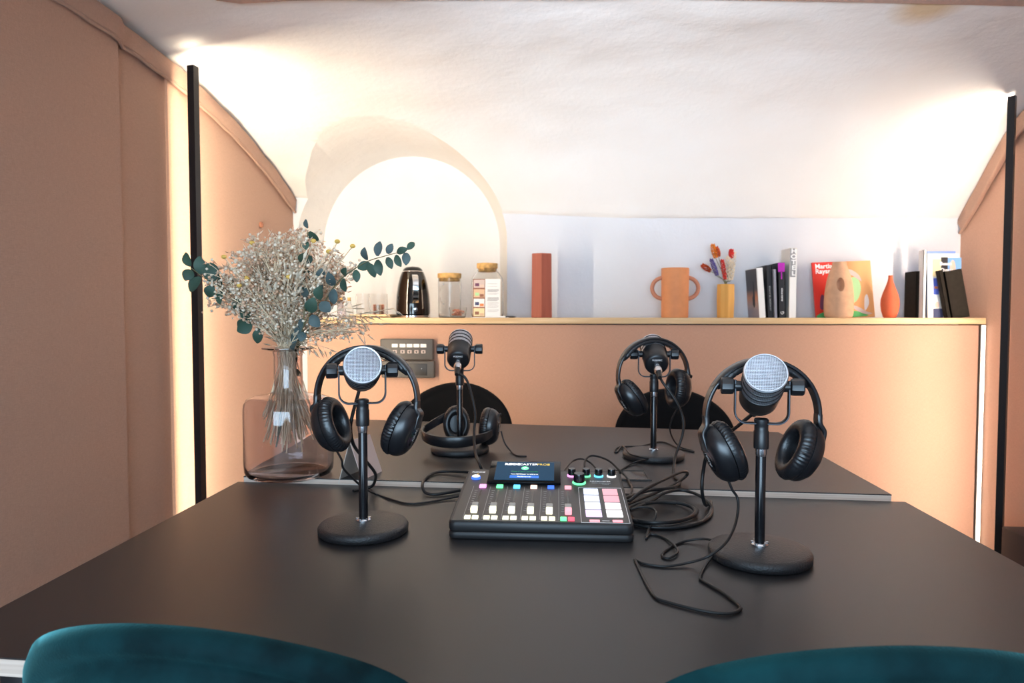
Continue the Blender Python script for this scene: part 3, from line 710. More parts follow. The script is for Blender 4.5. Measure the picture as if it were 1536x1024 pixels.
# coils beside the mixer
co = []
for k in range(40):
    a = 2 * PI * k / 16 + 2.4; q_ = k / 39
    co.append(atz(990 + 6 * math.sin(k * .4) + (62 - 8 * q_) * math.cos(a), 768 + (17 - 2 * q_) * math.sin(a), TT + .004 + .010 * q_ + .003 * math.sin(k * .9)))
cable('coiled_cable', co, CR, 'black cable lying in flat coils beside the mixer', None, n=4)
cable('cable_loop', [atz(943, 752, TT + .030), atz(965, 735, TF + .030), atz(1000, 717, TF + .035), atz(1024, 707, TF + .035), atz(1031, 711, TF + .020), atz(1018, 722, TF + .008), atz(985, 738, TF + .008), atz(955, 750, TT + .024), atz(940, 756, TT + .028)], CR, 'black cable loop rising behind the coils, right of the mixer', None)
cable('cable_loop', [atz(944, 764, TT + .02), atz(975, 752, TT + .015), atz(995, 740, TF + .006), atz(1020, 735, TF + .004), atz(1045, 741, TT + .014), atz(1062, 753, TT + .012), atz(1068, 764, TT + .004), atz(1060, 778, TT + .004), atz(1030, 789, TT + .004), atz(985, 791, TT + .004), atz(950, 786, TT + .004)], CR * .95, 'wide black cable loop around the coils beside the mixer', None)
# loop at the left of the mixer
cable('cable_loop', [atz(706, 708, TF + .010), atz(690, 707, TF + .008), atz(662, 707, TF + .005), atz(643, 713, TF + .004), atz(634, 725, TT + .018), atz(638, 738, TT + .006), atz(655, 741, TT + .004), atz(690, 735, TT + .006)], CR, 'dark cable loop at the left side of the mixer', None)
# thin leads behind the knobs
cable('thin_lead', [atz(845, 707, TF + .02), atz(858, 692, TF + .02), atz(872, 688, TF + .025), atz(886, 694, TF + .02), atz(897, 706, TF + .012)], .0022, 'thin black lead arching just behind the mixer screen', None)
cable('thin_lead', [atz(877, 704, TF + .012), atz(878, 690, TF + .025), atz(889, 683, TF + .03), atz(912, 690, TF + .025), atz(929, 705, TF + .012), atz(941, 717, TF + .006), atz(948, 733, TF + .004), atz(944, 745, TT + .02)], .0024, 'thin black lead arching from the mixer over the cable hatch', None)
# headphone cords (parts of their headphones, built in world space)
def cord(H, pts, r=.0021, n=7):
    bpy.context.view_layer.update()
    o = cable('cord', pts, r, None, n=n, parent=H); o.matrix_parent_inverse = H.matrix_world.inverted()
def cup_bottom(H, side, k=.046):
    bpy.context.view_layer.update()
    c = [ch for ch in H.children if ch.name.startswith('ear_cup')][side]
    vs = [H.matrix_world @ v.co for v in c.data.vertices]; return min(vs, key=lambda v: v.z)
b1 = cup_bottom(H1, 0)
cord(H1, [b1 + Vector((0, 0, .002)), b1 + Vector((.006, .01, -.018)), aty(515, 702, b1.y + .02), aty(530, 718, b1.y + .05), aty(545, 731, b1.y + .09), atz(562, 740, TT + .004), atz(585, 748, TT + .0025), atz(612, 755, TT + .0025), atz(640, 753, TT + .0025), atz(668, 748, TT + .003), atz(692, 743, TT + .006)])
b2 = cup_bottom(H2, 0)
cord(H2, [b2 + Vector((0, 0, .002)), b2 + Vector((.006, .0, -.012)), aty(1107, 750, b2.y), aty(1104, 782, b2.y - .02), aty(1090, 812, b2.y - .06), atz(1064, 833, TT + .02), atz(1035, 843, TT + .006), atz(998, 849, TT + .0025), atz(966, 845, TT + .0025), atz(953, 839, TT + .0025), atz(955, 844, TT + .0025),
          atz(966, 868, TT + .0025), atz(982, 894, TT + .0025), atz(1003, 903, TT + .0025), atz(1055, 916, TT + .0025), atz(1092, 920, TT + .0025), atz(1110, 914, TT + .0025), atz(1107, 906, TT + .0025), atz(1085, 889, TT + .0025), atz(1056, 872, TT + .0025), atz(1050, 866, TT + .0025), atz(1057, 850, TT + .0025), atz(1076, 823, TT + .010), atz(1076, 813, TT + .012), atz(1055, 808, TT + .008),
          atz(1025, 812, TT + .0025), atz(1000, 824, TT + .0025), atz(993, 833, TT + .0025), atz(1003, 837, TT + .0025), atz(1016, 828, TT + .0045), atz(1012, 818, TT + .006), atz(996, 806, TT + .0025), atz(976, 801, TT + .0025), atz(969, 807, TT + .0025), atz(974, 792, TT + .006), atz(984, 773, TT + .022), atz(980, 763, TT + .026), atz(962, 760, TT + .026), atz(946, 764, TT + .022)], n=6)
b3 = cup_bottom(H3, 1)
cord(H3, [b3 + Vector((0, 0, .002)), aty(1008, 628, b3.y + .01), aty(1005, 645, b3.y + .02), aty(1012, 662, b3.y + .05), atz(1022, 671, TF + .004), atz(1037, 675, TF + .0025), atz(1040, 677, TF + .0025), atz(1020, 673, TF + .0025), atz(1000, 664, TF + .0025), atz(985, 663, TF + .0025), atz(960, 669, TF + .0025), atz(930, 670, TF + .0025), atz(922, 676, TF + .0025), atz(925, 678, TF + .0025), atz(934, 669, TF + .006), atz(945, 680, TF + .0215), atz(960, 685, TF + .0235), atz(972, 688, TF + .020), atz(950, 694, TF + .004), atz(930, 706, TF + .004), atz(925, 716, TF + .01)], n=6)
b4 = cup_bottom(H4, 1)
cord(H4, [Vector((rc_.x + .030, 1.765, .805)), aty(757, 664, 1.76), atz(766, 676, TF + .004), atz(775, 683, TF + .0025), atz(790, 684, TF + .0025)])

# ------------------------------------------------------------------ mixer
MW, MD = .305, .270
mo = atz(672.5, 808, TT); mo2 = atz(951, 813.5, TT)
mx = empty('audio_mixer', ((mo.x + mo2.x) / 2, mo.y, TT), R(.3), 'black podcast mixer console with glowing faders, pads and touch screen', 'mixer')
SL = math.atan2(.026, MD)
def body(bm, z0f, z1f, z0b, z1b, x, y0, y1, r=.012):
    pts = []
    for cx, cy, a0 in ((x - r, y1 - r, 0), (-x + r, y1 - r, 90), (-x + r, y0 + r, 180), (x - r, y0 + r, 270)):
        pts += [(cx + r * math.cos(R(a0 + 90 * k / 6)), cy + r * math.sin(R(a0 + 90 * k / 6))) for k in range(7)]
    ins = .002
    def lv(zf, zb, sc):
        return [bm.verts.new((px_ * sc, (py_ - MD / 2) * sc + MD / 2, zf + (zb - zf) * py_ / MD)) for px_, py_ in pts]
    rings = [lv(z0f, z0b, .993), lv(z0f + ins, z0b + ins, 1), lv(z1f - ins * 1.5, z1b - ins * 1.5, 1), lv(z1f, z1b, .988)]
    n = len(pts)
    for a, b in zip(rings, rings[1:]):
        for k in range(n): bm.faces.new((a[k], a[(k + 1) % n], b[(k + 1) % n], b[k]))
    bm.faces.new(rings[0][::-1]); bm.faces.new(rings[-1])
bm = B(); body(bm, .001, .012, .001, .030, MW / 2, 0, MD); mk('base_tray', bm, 'mixer', mx, ang=50)
bm = B(); body(bm, .0135, .029, .031, .055, MW / 2, 0, MD)
mk('casing', bm, 'mixer', mx, ang=50)
SL = math.atan2(.026, MD)
PM = T(-MW / 2, 0, .029) @ Rx(SL)          # plane of the top: x = u, y = v, z = height
bm = B(); poly_prism(bm, [(.006, .006), (MW - .006, .006), (MW - .006, MD - .008), (.006, MD - .008)], 0, .0006, PM); mk('top_plate', bm, 'mixertop', mx, smooth=False)
def pbox(name, u, v, h, su, sv, sh, m, bev=.0008, extra=I4):
    bm = B(); box(bm, (0, 0, 0), (su, sv, sh), PM @ T(u, v, h) @ extra, bev=bev); return mk(name, bm, m, mx)
tops = ['gl_pink', 'gl_green', 'gl_sky', 'gl_peach', 'gl_blue', 'gl_rose']
ucol = [.036 + .0320 * k for k in range(6)]
for k, u in enumerate(ucol):
    pbox('channel_button', u + .004, .166, .002, .0125, .0125, .004, tops[k])
    pbox('fader_slot', u + .003, .098, .0007, .0032, .105, .0008, 'blackgloss', 0)
    cap = pbox('fader_cap', u + .0025, .050, .006, .0112, .030, .009, 'cap', .0015)
    bm = B(); box(bm, (0, 0, 0), (.0116, .0125, .0098), PM @ T(u + .0025, .0405, .0062), bev=.0015); o = mk('lit_end', bm, 'gl_yellow' if k < 5 else 'gl_rose', cap)
    pbox('listen_button', u - .0058, .0165, .002, .0105, .0105, .004, 'gl_yellow' if k < 5 else 'gl_green')
    pbox('mute_button', u + .0072, .0165, .002, .0105, .0105, .004, 'gl_yellow' if k < 5 else 'gl_red')
    pbox('divider_line', u - .0135, .092, .0007, .0006, .155, .0004, 'grey_ink', 0)
    bm = B()
    for j in range(10): box(bm, (0, 0, 0), (.004 if j % 3 else .006, .0007, .0004), PM @ T(u - .0065, .052 + .0105 * j, .0007))
    mk('fader_scale', bm, 'grey_ink', mx, smooth=False)
padc = ['gl_lav', 'gl_padp', 'gl_lav', 'gl_padp', 'gl_lav', 'gl_padw', 'gl_lil', 'gl_white']
for r_ in range(4):
    for c_ in range(2): pbox('sound_pad', .2415 + .0350 * c_, .149 - .0345 * r_, .0011, .0270, .0295, .0014, padc[2 * r_ + c_], .0012)
for c_ in range(2): pbox('bank_button', .2415 + .0375 * c_, .0135, .0011, .0165, .0085, .0014, 'gl_rose')
bm = B()
for (u, v, su, sv) in ((.2590, .1705, .079, .0007), (.2590, .0065, .079, .0007), (.2195, .0885, .0007, .164), (.2985, .0885, .0007, .164), (.2600, .0150, .012, .0005)): box(bm, (0, 0, 0), (su, sv, .0004), PM @ T(u, v, .0008))
mk('pad_outline', bm, 'white_ink', mx, smooth=False)
def knobm(u, v, r, h, ring):
    bm = B(); lathe(bm, [(0, 0), (r, 0), (r, h * .8), (r * .9, h), (0, h)], 40, PM @ T(u, v, .003), fn=lambda rr, z, a: rr * (1 + .02 * math.cos(24 * a))); k = mk('rotary_knob', bm, 'blackgloss', mx)
    bm = B(); lathe(bm, [(r * .9, 0), (r * 1.22, 0), (r * 1.22, .0022), (r * 1.05, .0032), (r * .9, .0032)], 40, PM @ T(u, v, .0006)); mk('light_ring', bm, ring, k)
for (u, ring) in ((.2085, 'gl_pink'), (.2365, 'gl_green'), (.2610, 'gl_sky'), (.2860, 'gl_white')): knobm(u, .236, .0074, .013, ring)
knobm(.2215, .196, .0105, .017, 'gl_green')
bm = B(); lathe(bm, [(0, 0), (.0088, 0), (.0088, .004), (.008, .005), (0, .005)], 40, PM @ T(.0215, .212, .0005)); pb = mk('power_button', bm, 'gl_blue', mx)
bm = B(); lathe(bm, [(0, .0050), (.0078, .0050), (.0074, .0058), (0, .0058)], 40, PM @ T(.0215, .212, .0005)); mk('power_ring', bm, 'gl_white', pb)
text('power_mark', '>II', .0050, pb, PM @ T(.0215, .212, .0064), 'gl_blue')
text('lettering', 'RØDE', .0085, mx, PM @ T(.0225, .2500, .0008), 'white_ink', bold=.0003, sx=1.15)
pbox('logo_dot', .0225, .2385, .0008, .0035, .0025, .0005, 'gl_amber', 0)
text('lettering', 'RØDECASTER', .0058, mx, PM @ T(.262, .2065, .0008), 'white_ink', sx=1.1)
text('lettering', 'AUDIO PRODUCTION', .0036, mx, PM @ T(.2635, .1970, .0008), 'grey_ink'); text('lettering', 'STUDIO', .0036, mx, PM @ T(.2715, .1905, .0008), 'grey_ink')
# touch screen, slightly raised at the back
SM = PM @ T(.1165, .176, .0035) @ Rx(R(7.5))
bm = B(); box(bm, (0, .046, .0018), (.140, .094, .0055), SM, bev=.0015); sc = mk('screen_frame', bm, 'screenbez', mx)
bm = B(); box(bm, (0, .045, -.006), (.120, .075, .012), SM); mk('screen_mount', bm, 'mixer', mx)
bm = B(); box(bm, (0, .0465, .0047), (.1145, .078, .0006), SM); mk('display', bm, 'screen', sc, smooth=False)
def st(s, x, y, size, m, **k): text('lettering', s, size, sc, SM @ T(x, y, .0053), m, **k)
st('RØDE', -.0410, .0745, .0115, 'gl_text', align='LEFT', bold=.0004, sx=.98)
st('CASTER', -.0125, .0745, .0115, 'gl_text', align='LEFT', sx=.92); st('PRO', .0230, .0745, .0115, 'gl_amber', align='LEFT', sx=.9)
st('II', .0435, .0745, .0100, 'gl_amber', align='LEFT', bold=.0006)
bm = B(); lathe(bm, [(0, 0), (.0072, 0), (.0072, .0004), (0, .0004)], 32, SM @ T(.0, .0575, .0050)); mk('tick_badge', bm, 'gl_green', sc)
bm = B(); box(bm, (-.0022, -.0008, 0), (.0045, .0013, .0003), SM @ T(0, .0575, .0056) @ Rz(R(-45))); box(bm, (.0011, .0005, 0), (.0075, .0013, .0003), SM @ T(0, .0575, .0056) @ Rz(R(48))); mk('tick', bm, 'gl_text', sc, smooth=False)
st('Mise à jour terminée', 0, .0425, .0072, 'gl_dkgreen', sx=.85)
st('Votre RØDECaster va redémarrer', 0, .0315, .0052, 'gl_text', sx=.72)
bm = B(); box(bm, (0, .021, .0051), (.056, .011, .0003), SM); mk('screen_button', bm, 'gl_btn', sc, smooth=False)
st('Redémarrer', 0, .021, .0055, 'gl_text')
for x in (-.12, .12):
    for y in (.03, .24):
        bm = B(); lathe(bm, [(0, -.0), (.008, -.0), (.008, .002), (0, .002)], 16, T(x, y, 0)); mk('rubber_foot', bm, 'blackmetal', mx)

# ------------------------------------------------------------------ sign holder behind the front left microphone
p = atz(525, 727, TT); o = empty('sign_holder', (p.x, p.y, TT), R(-6), 'small folded metal sign holder behind the front left microphone', 'sign holder')
ap = .096; D_ = .085
def plate(name, a, b, m, th=.0016):
    bm = B(); d = (Vector((b[0] - a[0], 0, b[1] - a[1]))).normalized(); n = Vector((-d.z, 0, d.x)) * th / 2
    vs = []
    for y, xo in ((0, 0), (D_, .012)):
        for (x, z), s in ((a, 1), (b, 1), (b, -1), (a, -1)): vs.append(bm.verts.new(Vector((x + xo, y, z)) + n * s))
    for k in range(4): bm.faces.new((vs[k], vs[(k + 1) % 4], vs[4 + (k + 1) % 4], vs[4 + k]))
    bm.faces.new(vs[3::-1]); bm.faces.new(vs[4:8]); mk(name, bm, m, o, smooth=False)
plate('left_face', (-.027, .001), (0, ap), 'brushed'); plate('right_face', (0, ap), (.032, .001), 'pinkpaper'); plate('foot', (-.027, .001), (.032, .001), 'brushed')

# ------------------------------------------------------------------ glass vase
vc = Vector((-.606, 1.478, TF))
o = empty('glass_vase', vc, 0, 'large smoky glass bottle vase holding dried flowers on the table', 'vase')
outp = [(0, 0), (.082, 0), (.091, .004), (.0955, .013), (.0965, .03), (.0970, .145), (.0955, .160), (.0880, .172), (.070, .178), (.045, .181), (.034, .187), (.0312, .198), (.0306, .265), (.0335, .276), (.0555, .2815), (.0555, .2845)]
inp = [(.0535, .2845), (.0310, .2795), (.0282, .268), (.0286, .198), (.0320, .186), (.045, .1785), (.070, .1755), (.0865, .1695), (.0930, .158), (.0945, .145), (.0940, .03), (.092, .016), (.086, .007), (0, .006)]
bm = B(); lathe(bm, outp + inp, 96); mk('bottle', bm, 'vaseglass', o, ang=60)

# ------------------------------------------------------------------ dried bouquet: every stem a thing
neck = vc + Vector((0, 0, .282))
def stem_path(tip, bow=.0, seed=0):
    """from inside the vase, through the neck, out to the tip"""
    r_ = random.Random(seed); d = (tip - neck); dn = d.normalized()
    off = Vector((r_.uniform(-.016, .016), r_.uniform(-.016, .016), 0))
    low = Vector((-dn.x * .07 + r_.uniform(-.025, .025), -dn.y * .07 + r_.uniform(-.025, .025), 0)); low = low if low.length < .055 else low * (.055 / low.length)
    base = Vector((vc.x + low.x, vc.y + low.y, vc.z + .055 + r_.uniform(0, .09)))
    nk = neck + off - Vector((0, 0, .03)); nk2 = neck + off + Vector((0, 0, .004))
    mid = neck + off + d * .5 + Vector((0, 0, bow))
    return catmull([base, (base + nk) / 2, nk, nk2, mid, tip], 5)
def sprig(tip, seed, m='dried'):
    r_ = random.Random(seed); P = stem_path(tip, .012, seed); bm = B(); tube(bm, P, .0016, 5, taper=lambda t: 1 - .5 * t)
    n = len(P); d = (tip - neck).normalized()
    for k in range(16):
        i = int(n * (.73 + .27 * k / 16)) - 1; p = P[min(i, n - 1)]
        v = (d + Vector((r_.uniform(-1, 1), r_.uniform(-1, 1), r_.uniform(-.6, 1.)))).normalized() * r_.uniform(.02, .055)
        tube(bm, [p, p + v * .6 + Vector((0, 0, .003)), p + v], .0006, 3)
        for j in range(7):
            c = p + v * r_.uniform(.45, 1.1) + Vector((r_.uniform(-1, 1), r_.uniform(-1, 1), r_.uniform(-1, 1))) * .011
            if r_.random() < .55: ball(bm, c, r_.uniform(.0022, .0044), 1, mi=1 if r_.random() < .6 else 2)
            else: octa(bm, c, (r_.uniform(-1, 1), r_.uniform(-1, 1), r_.uniform(-.3, 1)), r_.uniform(.009, .018), .0022, mi=1 if r_.random() < .6 else 2)
    return mk('dried_flower_sprig', bm, ['straw', m, 'dried2'], None, ang=80)
def oat(tip, seed, droop=0.):
    r_ = random.Random(seed); P = stem_path(tip, .02, seed); bm = B(); tube(bm, P, .0014, 5, taper=lambda t: 1 - .6 * t); n = len(P); d = (tip - P[int(n * .7)]).normalized()
    for k in range(24):
        p = P[min(n - 1, int(n * .6 + n * .4 * k / 24))]
        v = (d * .9 + Vector((r_.uniform(-.8, .8), r_.uniform(-.8, .8), r_.uniform(-.7, .5) - droop))).normalized()
        q0 = p + v * r_.uniform(.004, .016)
        tube(bm, [p, q0], .0005, 3); octa(bm, q0, v, r_.uniform(.018, .03), r_.uniform(.0022, .0035), mi=1)
    return mk('oat_stem', bm, ['straw', 'oat'], None, ang=80)
def leaf(bm, c, ax, nrm, L, W_, mi=0):
    ax = Vector(ax).normalized(); nrm = Vector(nrm); s = ax.cross(nrm); s.normalize(); nn = s.cross(ax)
    rows = []
    for i in range(7):
        t = i / 6; w = W_ * (math.sin(PI * min(1, t * .93 + .05)) ** .7); cp = Vector(c) + ax * L * t + nn * (.10 * L * math.sin(PI * t))
        rows.append([bm.verts.new(cp + s * w * k + nn * (.25 * w * abs(k))) for k in (-1, 0, 1)])
    for a, b in zip(rows, rows[1:]):
        for k in range(2): bm.faces.new((a[k], a[k + 1], b[k + 1], b[k])).material_index = mi
def eucalyptus(pts, leaves, seed, label, size=.030, m=('greenstem', 'euca', 'euca2'), frac=.45, hang=0, wd=1):
    r_ = random.Random(seed); P = catmull(pts, 7); bm = B(); tube(bm, P, .0017, 5, taper=lambda t: 1 - .5 * t); n = len(P)
    o = mk('eucalyptus_branch', bm, m[0], None, ang=80); tag(o, label, 'branch', 'eucalyptus branches in the vase')
    bm = B()
    for k in range(leaves):
        i = int(n * (frac + (1 - frac) * k / (leaves - 1))) - 1; i = max(1, min(n - 1, i)); p = P[i]; d = (P[i] - P[i - 1]).normalized()
        for s in (-1, 1):
            v = (d * .45 + Vector((r_.uniform(-.4, .4), r_.uniform(-.5, .3), s * r_.uniform(.6, 1.1) - hang))).normalized()
            sz = size * r_.uniform(.8, 1.2) * (1 - .3 * k / leaves)
            leaf(bm, p + v * .004, v, Vector((r_.uniform(-.5, .5), -1, r_.uniform(-.6, .6))), sz, sz * r_.uniform(.30, .46) * wd, mi=0 if r_.random() < .6 else 1)
    f = mk('leaves', bm, [m[1], m[2]], o, ang=80)
    return o
G1 = 'dried flower sprigs in the vase'; G2 = 'oat stems in the vase'
k = 0
for i in range(84):
    a = rnd.uniform(-1, 1); py = 352 + 62 * abs(a) ** 1.6 + abs(rnd.gauss(0, 34)); px = 432 + a * 112 + rnd.uniform(-8, 8)
    if px > 540: px = 540 + (px - 540) * .5; py += 14
    tip = aty(px, py, vc.y + rnd.uniform(-.10, .12))
    tag(sprig(tip, 100 + i, 'dried' if i % 3 else 'dried2'), 'pale beige dried flower sprig in the smoky glass vase', 'dried flower', G1)
for i, (px, py, dy) in enumerate([(352, 430, -.05), (335, 445, -.03), (380, 400, -.08), (400, 380, -.09), (418, 372, -.09), (440, 385, -.10), (452, 395, -.09), (446, 420, -.11), (428, 405, -.11), (362, 395, 0), (458, 372, -.03), (473, 402, -.05), (392, 425, -.1), (410, 440, -.11), (438, 450, -.11), (345, 410, .04), (500, 440, -.04), (520, 462, -.04)]):
    tag(oat(aty(px, py, vc.y + dy), 300 + i), 'straw coloured oat stem standing in the smoky glass vase', 'dried grass', G2)
for i, (px, py, dy, b_) in enumerate([(562, 484, -.03, .03), (548, 470, .0, .05), (590, 462, .03, .07), (530, 540, -.06, .10), (545, 497, -.06, .045)]):
    tag(oat(aty(px, py, vc.y + dy), 340 + i, .5), 'pale oat stem drooping to the right out of the glass vase', 'dried grass', 'drooping oat stems in the vase')
for i, (px, py) in enumerate([(378, 364), (370, 417), (359, 428), (470, 361), (493, 377), (529, 369), (433, 415), (336, 385), (506, 362)]):
    P = stem_path(aty(px, py, vc.y - .09), .01, 400 + i); bm = B(); tube(bm, P, .0012, 5)
    o = mk('button_flower', bm, 'straw', None, ang=80); tag(o, 'small yellow button flower among the dried flowers', 'dried flower', 'yellow button flowers in the vase')
    bm = B(); ball(bm, P[-1], .0058, 2, (1, 1, .8)); mk('flower_head', bm, 'yellow', o)
def inv(px, py, dy): return aty(px, py, vc.y + dy)
nk = neck + Vector((.012, .01, -.02)); low = vc + Vector((-.03, 0, .06))
eucalyptus([low, nk, inv(478, 470, -.05), inv(505, 425, -.06), inv(545, 395, -.07), inv(580, 383, -.07), inv(609, 376, -.07)], 8, 1, 'eucalyptus branch reaching right towards the kettle', .036, frac=.5, hang=.75, wd=.78)
eucalyptus([low, nk + Vector((-.02, 0, 0)), inv(385, 468, -.02), inv(350, 440, -.03), inv(315, 422, -.04), inv(287, 402, -.04)], 5, 2, 'eucalyptus branch reaching left across the black lamp', .040, ('greenstem', 'euca', 'euca'), frac=.6)
eucalyptus([low, nk, inv(452, 450, -.02), inv(458, 400, -.03), inv(462, 345, -.03)], 6, 3, 'upright eucalyptus branch rising tallest from the vase', .030, frac=.4)
eucalyptus([low, nk, inv(455, 490, -.06), inv(468, 465, -.08), inv(478, 452, -.09)], 3, 4, 'short dark eucalyptus branch low at the right of the vase neck', .038, frac=.4)
eucalyptus([low, nk + Vector((-.02, 0, 0)), inv(410, 500, -.0), inv(385, 485, .01), inv(368, 478, .01)], 3, 5, 'short dark eucalyptus branch low at the left of the vase neck', .034, ('greenstem', 'euca', 'euca'), frac=.7)
eucalyptus([low, nk, inv(455, 500, -.04), inv(456, 470, -.06), inv(462, 440, -.06), inv(480, 420, -.06)], 4, 6, 'bluish eucalyptus branch in the middle of the bouquet', .026, ('greenstem', 'euca2', 'euca'), frac=.2)

# ------------------------------------------------------------------ things on the shelf
def sx_(px, y=3.07): return aty(px, 475, y).x
YS = 3.07; Z = ZSH
# kettle
o = empty('electric_kettle', (sx_(619.5), YS, Z), R(15), 'glossy black chrome electric kettle on the shelf', 'kettle')
bm = B(); lathe(bm, [(0, .012), (.070, .012), (.077, .016), (.0772, .03), (.0765, .060), (.0735, .105), (.0665, .150), (.0575, .185), (.0490, .206)], 64); mk('kettle_body', bm, 'chromeblk', o, ang=50)
bm = B(); lathe(bm, [(.0480, .205), (.0490, .208), (.0465, .2105), (.0450, .2105)], 64); mk('lid_ring', bm, 'chrome', o)
bm = B(); lathe(bm, [(.0460, .2100), (.041, .221), (.028, .229), (0, .232)], 64); mk('lid', bm, 'blackgloss', o)
bm = B(); lathe(bm, [(0, 0), (.074, 0), (.077, .003), (.077, .010), (.072, .012), (0, .012)], 64); mk('base', bm, 'chrome', o)
bm = B(); hp = catmull([(.004, -.052, .192), (.005, -.075, .190), (.007, -.100, .172), (.008, -.106, .130), (.008, -.098, .085), (.008, -.080, .064)], 6)
strip(bm, hp, [Vector((0, -1, 0))] * len(hp), [Vector((1, 0, 0))] * len(hp), .026, .016); mk('handle', bm, 'chrome', o, ang=60)
bm = B(); lathe(bm, [(0, 0), (.009, 0), (.009, .006), (0, .008)], 24, T(.008, -.0765, .036) @ Rx(R(95))); mk('switch', bm, 'chrome', o)
bm = B(); poly_prism(bm, [(-.014, -.02), (.014, -.02), (0, .03)], .165, .195, T(0, .055, 0)); mk('spout', bm, 'chromeblk', o)
# glass jars
o = empty('glass_jar', (sx_(674.5, 3.08), 3.08, Z), 0, 'straight glass jar with flat cork lid, right of the kettle', 'jar')
bm = B(); lathe(bm, [(0, 0), (.046, 0), (.0505, .005), (.051, .02), (.051, .178), (.0485, .178), (.0485, .02), (.046, .008), (0, .007)], 64); mk('jar_body', bm, 'glass', o)
bm = B(); lathe(bm, [(0, .165), (.047, .165), (.0475, .178), (.0535, .179), (.0540, .198), (.052, .2005), (0, .2005)], 64); mk('cork_lid', bm, 'cork', o)
bm = B(); tube(bm, catmull([(-.020, -.052, .150), (-.030, -.062, .140), (-.034, -.064, .105), (-.030, -.062, .075), (-.018, -.052, .062)], 6), .004, 10); mk('handle', bm, 'glass', o)
o = empty('glass_jar', (sx_(731, 3.11), 3.11, Z), 0, 'tall rounded glass jar with cork stopper behind the leaflet', 'jar')
bm = B(); lathe(bm, [(0, 0), (.066, 0), (.072, .005), (.074, .02), (.074, .150), (.070, .180), (.056, .203), (.045, .212), (.0435, .222), (.0415, .222), (.043, .210), (.054, .200), (.068, .178), (.0718, .150), (.0718, .02), (.068, .008), (0, .007)], 64); mk('jar_body', bm, 'glass', o)
bm = B(); lathe(bm, [(0, .208), (.0405, .208), (.042, .224), (.0475, .2245), (.0480, .245), (.0465, .247), (0, .247)], 48); mk('cork_stopper', bm, 'cork', o)
o = empty('glass_bowl', (sx_(687, 3.02), 3.02, Z), 0, 'small glass bowl of pink sweets in front of the straight jar', 'bowl')
bm = B(); lathe(bm, [(0, 0), (.030, 0), (.034, .004), (.0395, .046), (.0375, .046), (.032, .006), (0, .005)], 48); mk('bowl', bm, 'glass', o)
bm = B()
for i in range(40):
    a = rnd.uniform(0, 2 * PI); rr_ = .026 * math.sqrt(rnd.random()); ball(bm, (rr_ * math.cos(a), rr_ * math.sin(a), rnd.uniform(.012, .036)), .0062, 1, (1, .8, .8))
so = mk('sweets', bm, 'pinkfood', o); so['kind'] = 'stuff'
# drinking glasses and tray behind the flowers
o = empty('wooden_tray', (sx_(561, 3.06), 3.06, Z), 0, 'small pale wooden tray with two glasses on the shelf behind the dried flowers', 'tray')
bm = B(); box(bm, (0, 0, .004), (.19, .13, .008), bev=.002); mk('tray_floor', bm, 'shelfwood', o)
bm = B()
for s in (-1, 1): box(bm, (s * .092, 0, .008), (.006, .13, .014), bev=.001); box(bm, (0, s * .062, .008), (.19, .006, .014), bev=.001)
mk('tray_rim', bm, 'shelfwood', o)
for px, r0, hh_, lb, con in ((545.5, .030, .100, 'tall drinking glass at the left on the wooden tray', None), (569, .040, .100, 'wide glass holding pink packets on the wooden tray', 1)):
    o = empty('drinking_glass', (sx_(px, 3.07), 3.06, Z + .008), 0, lb, 'glass')
    bm = B(); lathe(bm, [(0, 0), (r0 * .9, 0), (r0, .004), (r0, hh_), (r0 - .0018, hh_), (r0 - .0018, .008), (0, .007)], 48); mk('tumbler', bm, 'glass', o)
    if con:
        for j in range(4):
            bm = B(); box(bm, (-.018 + .012 * j, 0, .030), (.006, .034, .044), Rz(.2 * j), bev=.001); mk('packet', bm, ['pinkfood', 'white', 'tanprint', 'pinkfood'][j], o)
for px, c_, lb in ((524, 'glass', 'small glass bottle at the left end of the shelf, behind the flowers'), (512, 'vaseglass', 'small dark glass bottle at the left end of the shelf, half hidden by flowers')):
    o = empty('small_bottle', (sx_(px, 3.06), 3.06, Z), 0, lb, 'bottle')
    bm = B(); lathe(bm, [(0, 0), (.016, 0), (.018, .003), (.018, .045), (.010, .06), (.008, .066), (.008, .080), (.0065, .080), (.0065, .066), (.016, .044), (.016, .005), (0, .004)], 32); mk('bottle_body', bm, c_, o)
    bm = B(); lathe(bm, [(0, .076), (.006, .076), (.0075, .082), (.0075, .092), (0, .092)], 24); mk('stopper', bm, 'cork', o)
# leaflet
lx = sx_(730, 3.02); o = empty('leaflet', (lx, 3.018, Z + .002), R(3), 'printed leaflet leaning on the tall glass jar', 'leaflet')
LM = Rx(R(-7)); w, h = .122, .172
bm = B(); box(bm, (0, 0, h / 2), (w, .0012, h), LM); mk('sheet', bm, 'white', o, smooth=False)
bm = B(); box(bm, (-w / 2 + .027, -.0009, h / 2), (.054, .0006, h), LM); mk('photo_column', bm, 'brownprint', o, smooth=False)
for j, cs_ in enumerate((('pinkpaper', 'plumprint', 'skin'), ('tanprint', 'greenprint', 'brownprint'), ('white', 'navyprint', 'orangeprint'), ('yellowprint', 'brownprint', 'tanprint'))):
    zc_ = h - .022 - .0425 * j
    bm = B(); box(bm, (-w / 2 + .027, -.0013, zc_), (.048, .0004, .036), LM, mi=0)
    box(bm, (-w / 2 + .018, -.0016, zc_ - .004), (.018, .0003, .014), LM, mi=1); box(bm, (-w / 2 + .039, -.0016, zc_ - .010), (.018, .0003, .012), LM, mi=2)
    mk('photo', bm, list(cs_), o, smooth=False)
bm = B()
